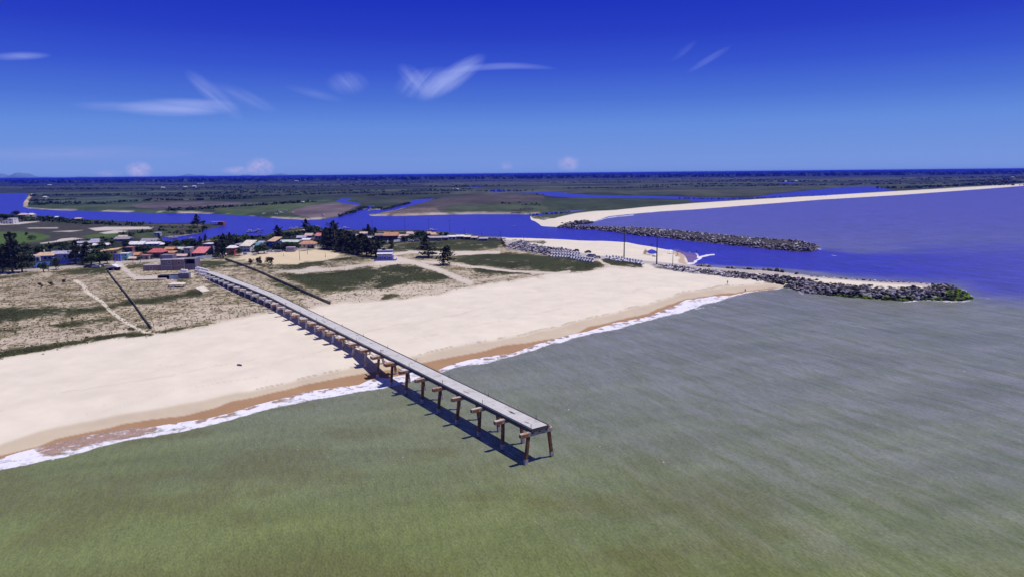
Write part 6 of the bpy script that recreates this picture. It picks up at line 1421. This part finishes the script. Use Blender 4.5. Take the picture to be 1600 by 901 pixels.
person(1058.8, 399.6, 'stand', 160, (.10, .10, .12), 'person standing on the pocket beach right of the awning', top=(.2, .2, .2))
person(1056.4, 400.4, 'sit', 200, (.2, .15, .1), 'person sitting on the pocket beach beside the standing one', top=(.05, .05, .06))
person(1064.3, 397.2, 'walk', 90, (.45, .35, .25), 'person walking toward the foam on the pocket beach')
person(1088.6, 395.4, 'stand', 0, (.02, .02, .03), 'bather standing in the breaking wave at the river mouth', True)
person(547.5, 406, 'walk', 0, (.05, .05, .05), 'person in dark clothes walking on the grass right of the pitch', top=(.06, .06, .06))
person(180, 411.8, 'stand', 30, (.2, .2, .6), 'person in pale clothes at the road corner by the yellow house', top=(.6, .6, .65))
# awnings and kit on the pocket beach
def awning(px, py, w, label, col=(.75, .74, .75)):
    q = gat(px, py); t = thing('beach_awning', label, 'awning', q, .2)
    b = MB(); b.add([(-w / 2, -w / 2, 1.9), (w / 2, -w / 2, 1.9), (w / 2, w / 2, 1.9), (-w / 2, w / 2, 1.9), (0, 0, 2.6)], [(0, 1, 4), (1, 2, 4), (2, 3, 4), (3, 0, 4), (0, 3, 2, 1)]); b.build('canopy', mat('white_canvas', col), t)
    for x in (-1, 1):
        for y in (-1, 1): MB().tube([(x * w * .47, y * w * .47, -.1), (x * w * .47, y * w * .47, 1.95)], .04, 5).build('pole', PM, t)
    return t
awning(1047.7, 396.8, 2.8, 'white square awning with dark shade on the pocket beach'); 
q = gat(1022.3, 401); t = thing('beach_tent', 'small white rounded beach tent beside the blue pool', 'tent', q)
b = MB(); b.tube([(0, 0, -.05), (0, 0, .7), (0, 0, 1.3), (0, 0, 1.55)], [1.25, 1.15, .7, .1], 14); b.build('canopy', mat('white_canvas', (.75, .74, .75)), t, True); MB().add([(-.4, -1.24, .0), (.4, -1.24, 0), (0, -1.06, .95)], [(0, 1, 2)]).build('opening', W['dark'], t)
q = gat(552, 397); 
# lone dark buoy-like stump on the grass, cattle on the river meadow
COW = mat('pale_cow_hide', (.60, .57, .55), .8)
def cow_mesh():
    P = {'r': (-.7, 0, 1.15), 'm': (0, 0, 1.12), 'c': (.65, 0, 1.15), 'n': (.95, 0, 1.25), 'h': (1.25, 0, 1.15), 'z': (1.5, 0, .95), 'fl': (.62, .18, .6), 'fl2': (.62, .18, .0), 'fr': (.6, -.18, .6), 'fr2': (.6, -.18, 0), 'bl': (-.65, .2, .65), 'bl1': (-.75, .2, .4), 'bl2': (-.7, .2, 0), 'br': (-.65, -.2, .65), 'br1': (-.75, -.2, .4), 'br2': (-.7, -.2, 0), 't': (-1.0, 0, 1.2), 't2': (-1.08, 0, .6)}
    E = [('m', 'r'), ('m', 'c'), ('c', 'n'), ('n', 'h'), ('h', 'z'), ('c', 'fl'), ('fl', 'fl2'), ('c', 'fr'), ('fr', 'fr2'), ('r', 'bl'), ('bl', 'bl1'), ('bl1', 'bl2'), ('r', 'br'), ('br', 'br1'), ('br1', 'br2'), ('r', 't'), ('t', 't2')]
    Rr = dict(m=.36, r=.30, c=.33, n=.18, h=.15, z=.09, fl=.10, fl2=.05, fr=.10, fr2=.05, bl=.14, bl1=.07, bl2=.05, br=.14, br1=.07, br2=.05, t=.04, t2=.03)
    order = ['m'] + [k for k in P if k != 'm']; me = bpy.data.meshes.new('cow'); me.from_pydata([P[k] for k in order], [(order.index(a), order.index(b_)) for a, b_ in E], []); o = bpy.data.objects.new('cow', me); C.objects.link(o)
    o.modifiers.new('skin', 'SKIN'); sv = me.skin_vertices[0].data
    for i, k in enumerate(order): sv[i].radius = (Rr[k], Rr[k])
    sv[0].use_root = True; dg = bpy.context.evaluated_depsgraph_get(); m2 = bpy.data.meshes.new_from_object(o.evaluated_get(dg)); m2.materials.clear(); m2.materials.append(COW); bpy.data.objects.remove(o); return m2
CM = cow_mesh()
for x, y in [(434, 331.5), (438, 333), (441, 334), (436.5, 335.5), (429, 336), (432, 336.5), (458, 334), (447, 331), (504, 337.5), (505.5, 338.5), (413, 335.5), (411, 336.5)]:
    q = at(x, y, 2.3); o = bpy.data.objects.new('cow', CM); C.objects.link(o); o.location = tuple(map(float, q)); o.rotation_euler = (0, 0, rt.uniform(0, 6.28)); o.scale = (1.5, 1.5, 1.5); tag(o, 'pale cow grazing on the green meadow across the river', 'cow', 'pale cattle across the river')
# far farm buildings
for x, y, w, h_, lb in [(77, 290.3, 6, 1.6, 'white farm shed far off on the plain above the left river bend'), (69, 309.5, 5, 2.5, 'white farmhouse in the fields beyond the left river bend'), (254, 294.5, 5, 2, 'white farmhouse far off above the mauve fields, left one'), (289, 294, 5, 2.5, 'white farmhouse far off above the mauve fields, middle one'), (303, 293.5, 5, 3, 'white farmhouse far off above the mauve fields, right one'),
                       (313, 288, 9, 1.2, 'long white farm shed far off on the plain'), (463, 284.5, 5, 2.2, 'white water tower like house far off in the woods'), (472, 317.2, 4, 2, 'white hut at the hedge beyond the river'), (1229, 284.6, 5, 1.5, 'white farmhouse by the far lagoon fields, left one'), (1243, 283.6, 6, 1.5, 'white farmhouse by the far lagoon fields, right one'), (1184, 272.3, 2, 1.5, 'tiny white building on the wooded skyline'), (1583, 277.8, 4, 1.5, 'white shed far off near the right end of the coast'), (712, 296.2, 9, 1.2, 'long pale shed among the far fields')]:
    house(lb, x, y, w, h_, 12, 0, 'white', 'white', 'gable', 1, 2, name='farmhouse', cat='farmhouse', sidewin=False)
# thatched shelters on the river meadow
q = at(823, 329, 2); t = thing('shelter', 'low dark open shelter with a flat thatched roof on the meadow across the river', 'shelter', q)
MB().box(-9, 9, 0, 7, 2.6, 3.1).build('roof', mat('dark_thatch', (.08, .07, .06)), t)
for x in (-8, -3, 3, 8):
    for y in (.5, 6.5): MB().box(x - .15, x + .15, y - .15, y + .15, -.3, 2.59).build('post', W['dark'], t)
q = at(807, 332, 2); t = thing('shelter', 'smaller dark shelter left of the larger thatched one on the meadow', 'shelter', q)
MB().box(-6, 6, 0, 5, 1.8, 2.2).build('roof', mat('dark_thatch', (.08, .07, .06)), t)
for x in (-5.5, 5.5):
    for y in (.5, 4.5): MB().box(x - .15, x + .15, y - .15, y + .15, -.3, 1.79).build('post', W['dark'], t)
HAZE_D = 6.5e-5; HAZE_C = (0.05, 0.10, 0.98)
# ------------------------------------------------------------------ air: one even box of haze round all but the hills
hm = bpy.data.materials.new('air'); hm.use_nodes = True; hn = hm.node_tree; hn.nodes.clear()
pv = hn.nodes.new('ShaderNodeVolumePrincipled'); pv.inputs['Density'].default_value = HAZE_D
pv.inputs['Color'].default_value = (*HAZE_C, 1); pv.inputs['Anisotropy'].default_value = 0.0
ho = hn.nodes.new('ShaderNodeOutputMaterial'); hn.links.new(pv.outputs[0], ho.inputs['Volume'])
hb = MB(); hb.box(-150000, 150000, -400, 61500, -4, 56)
haze = hb.build('haze', hm); haze['kind'] = 'stuff'
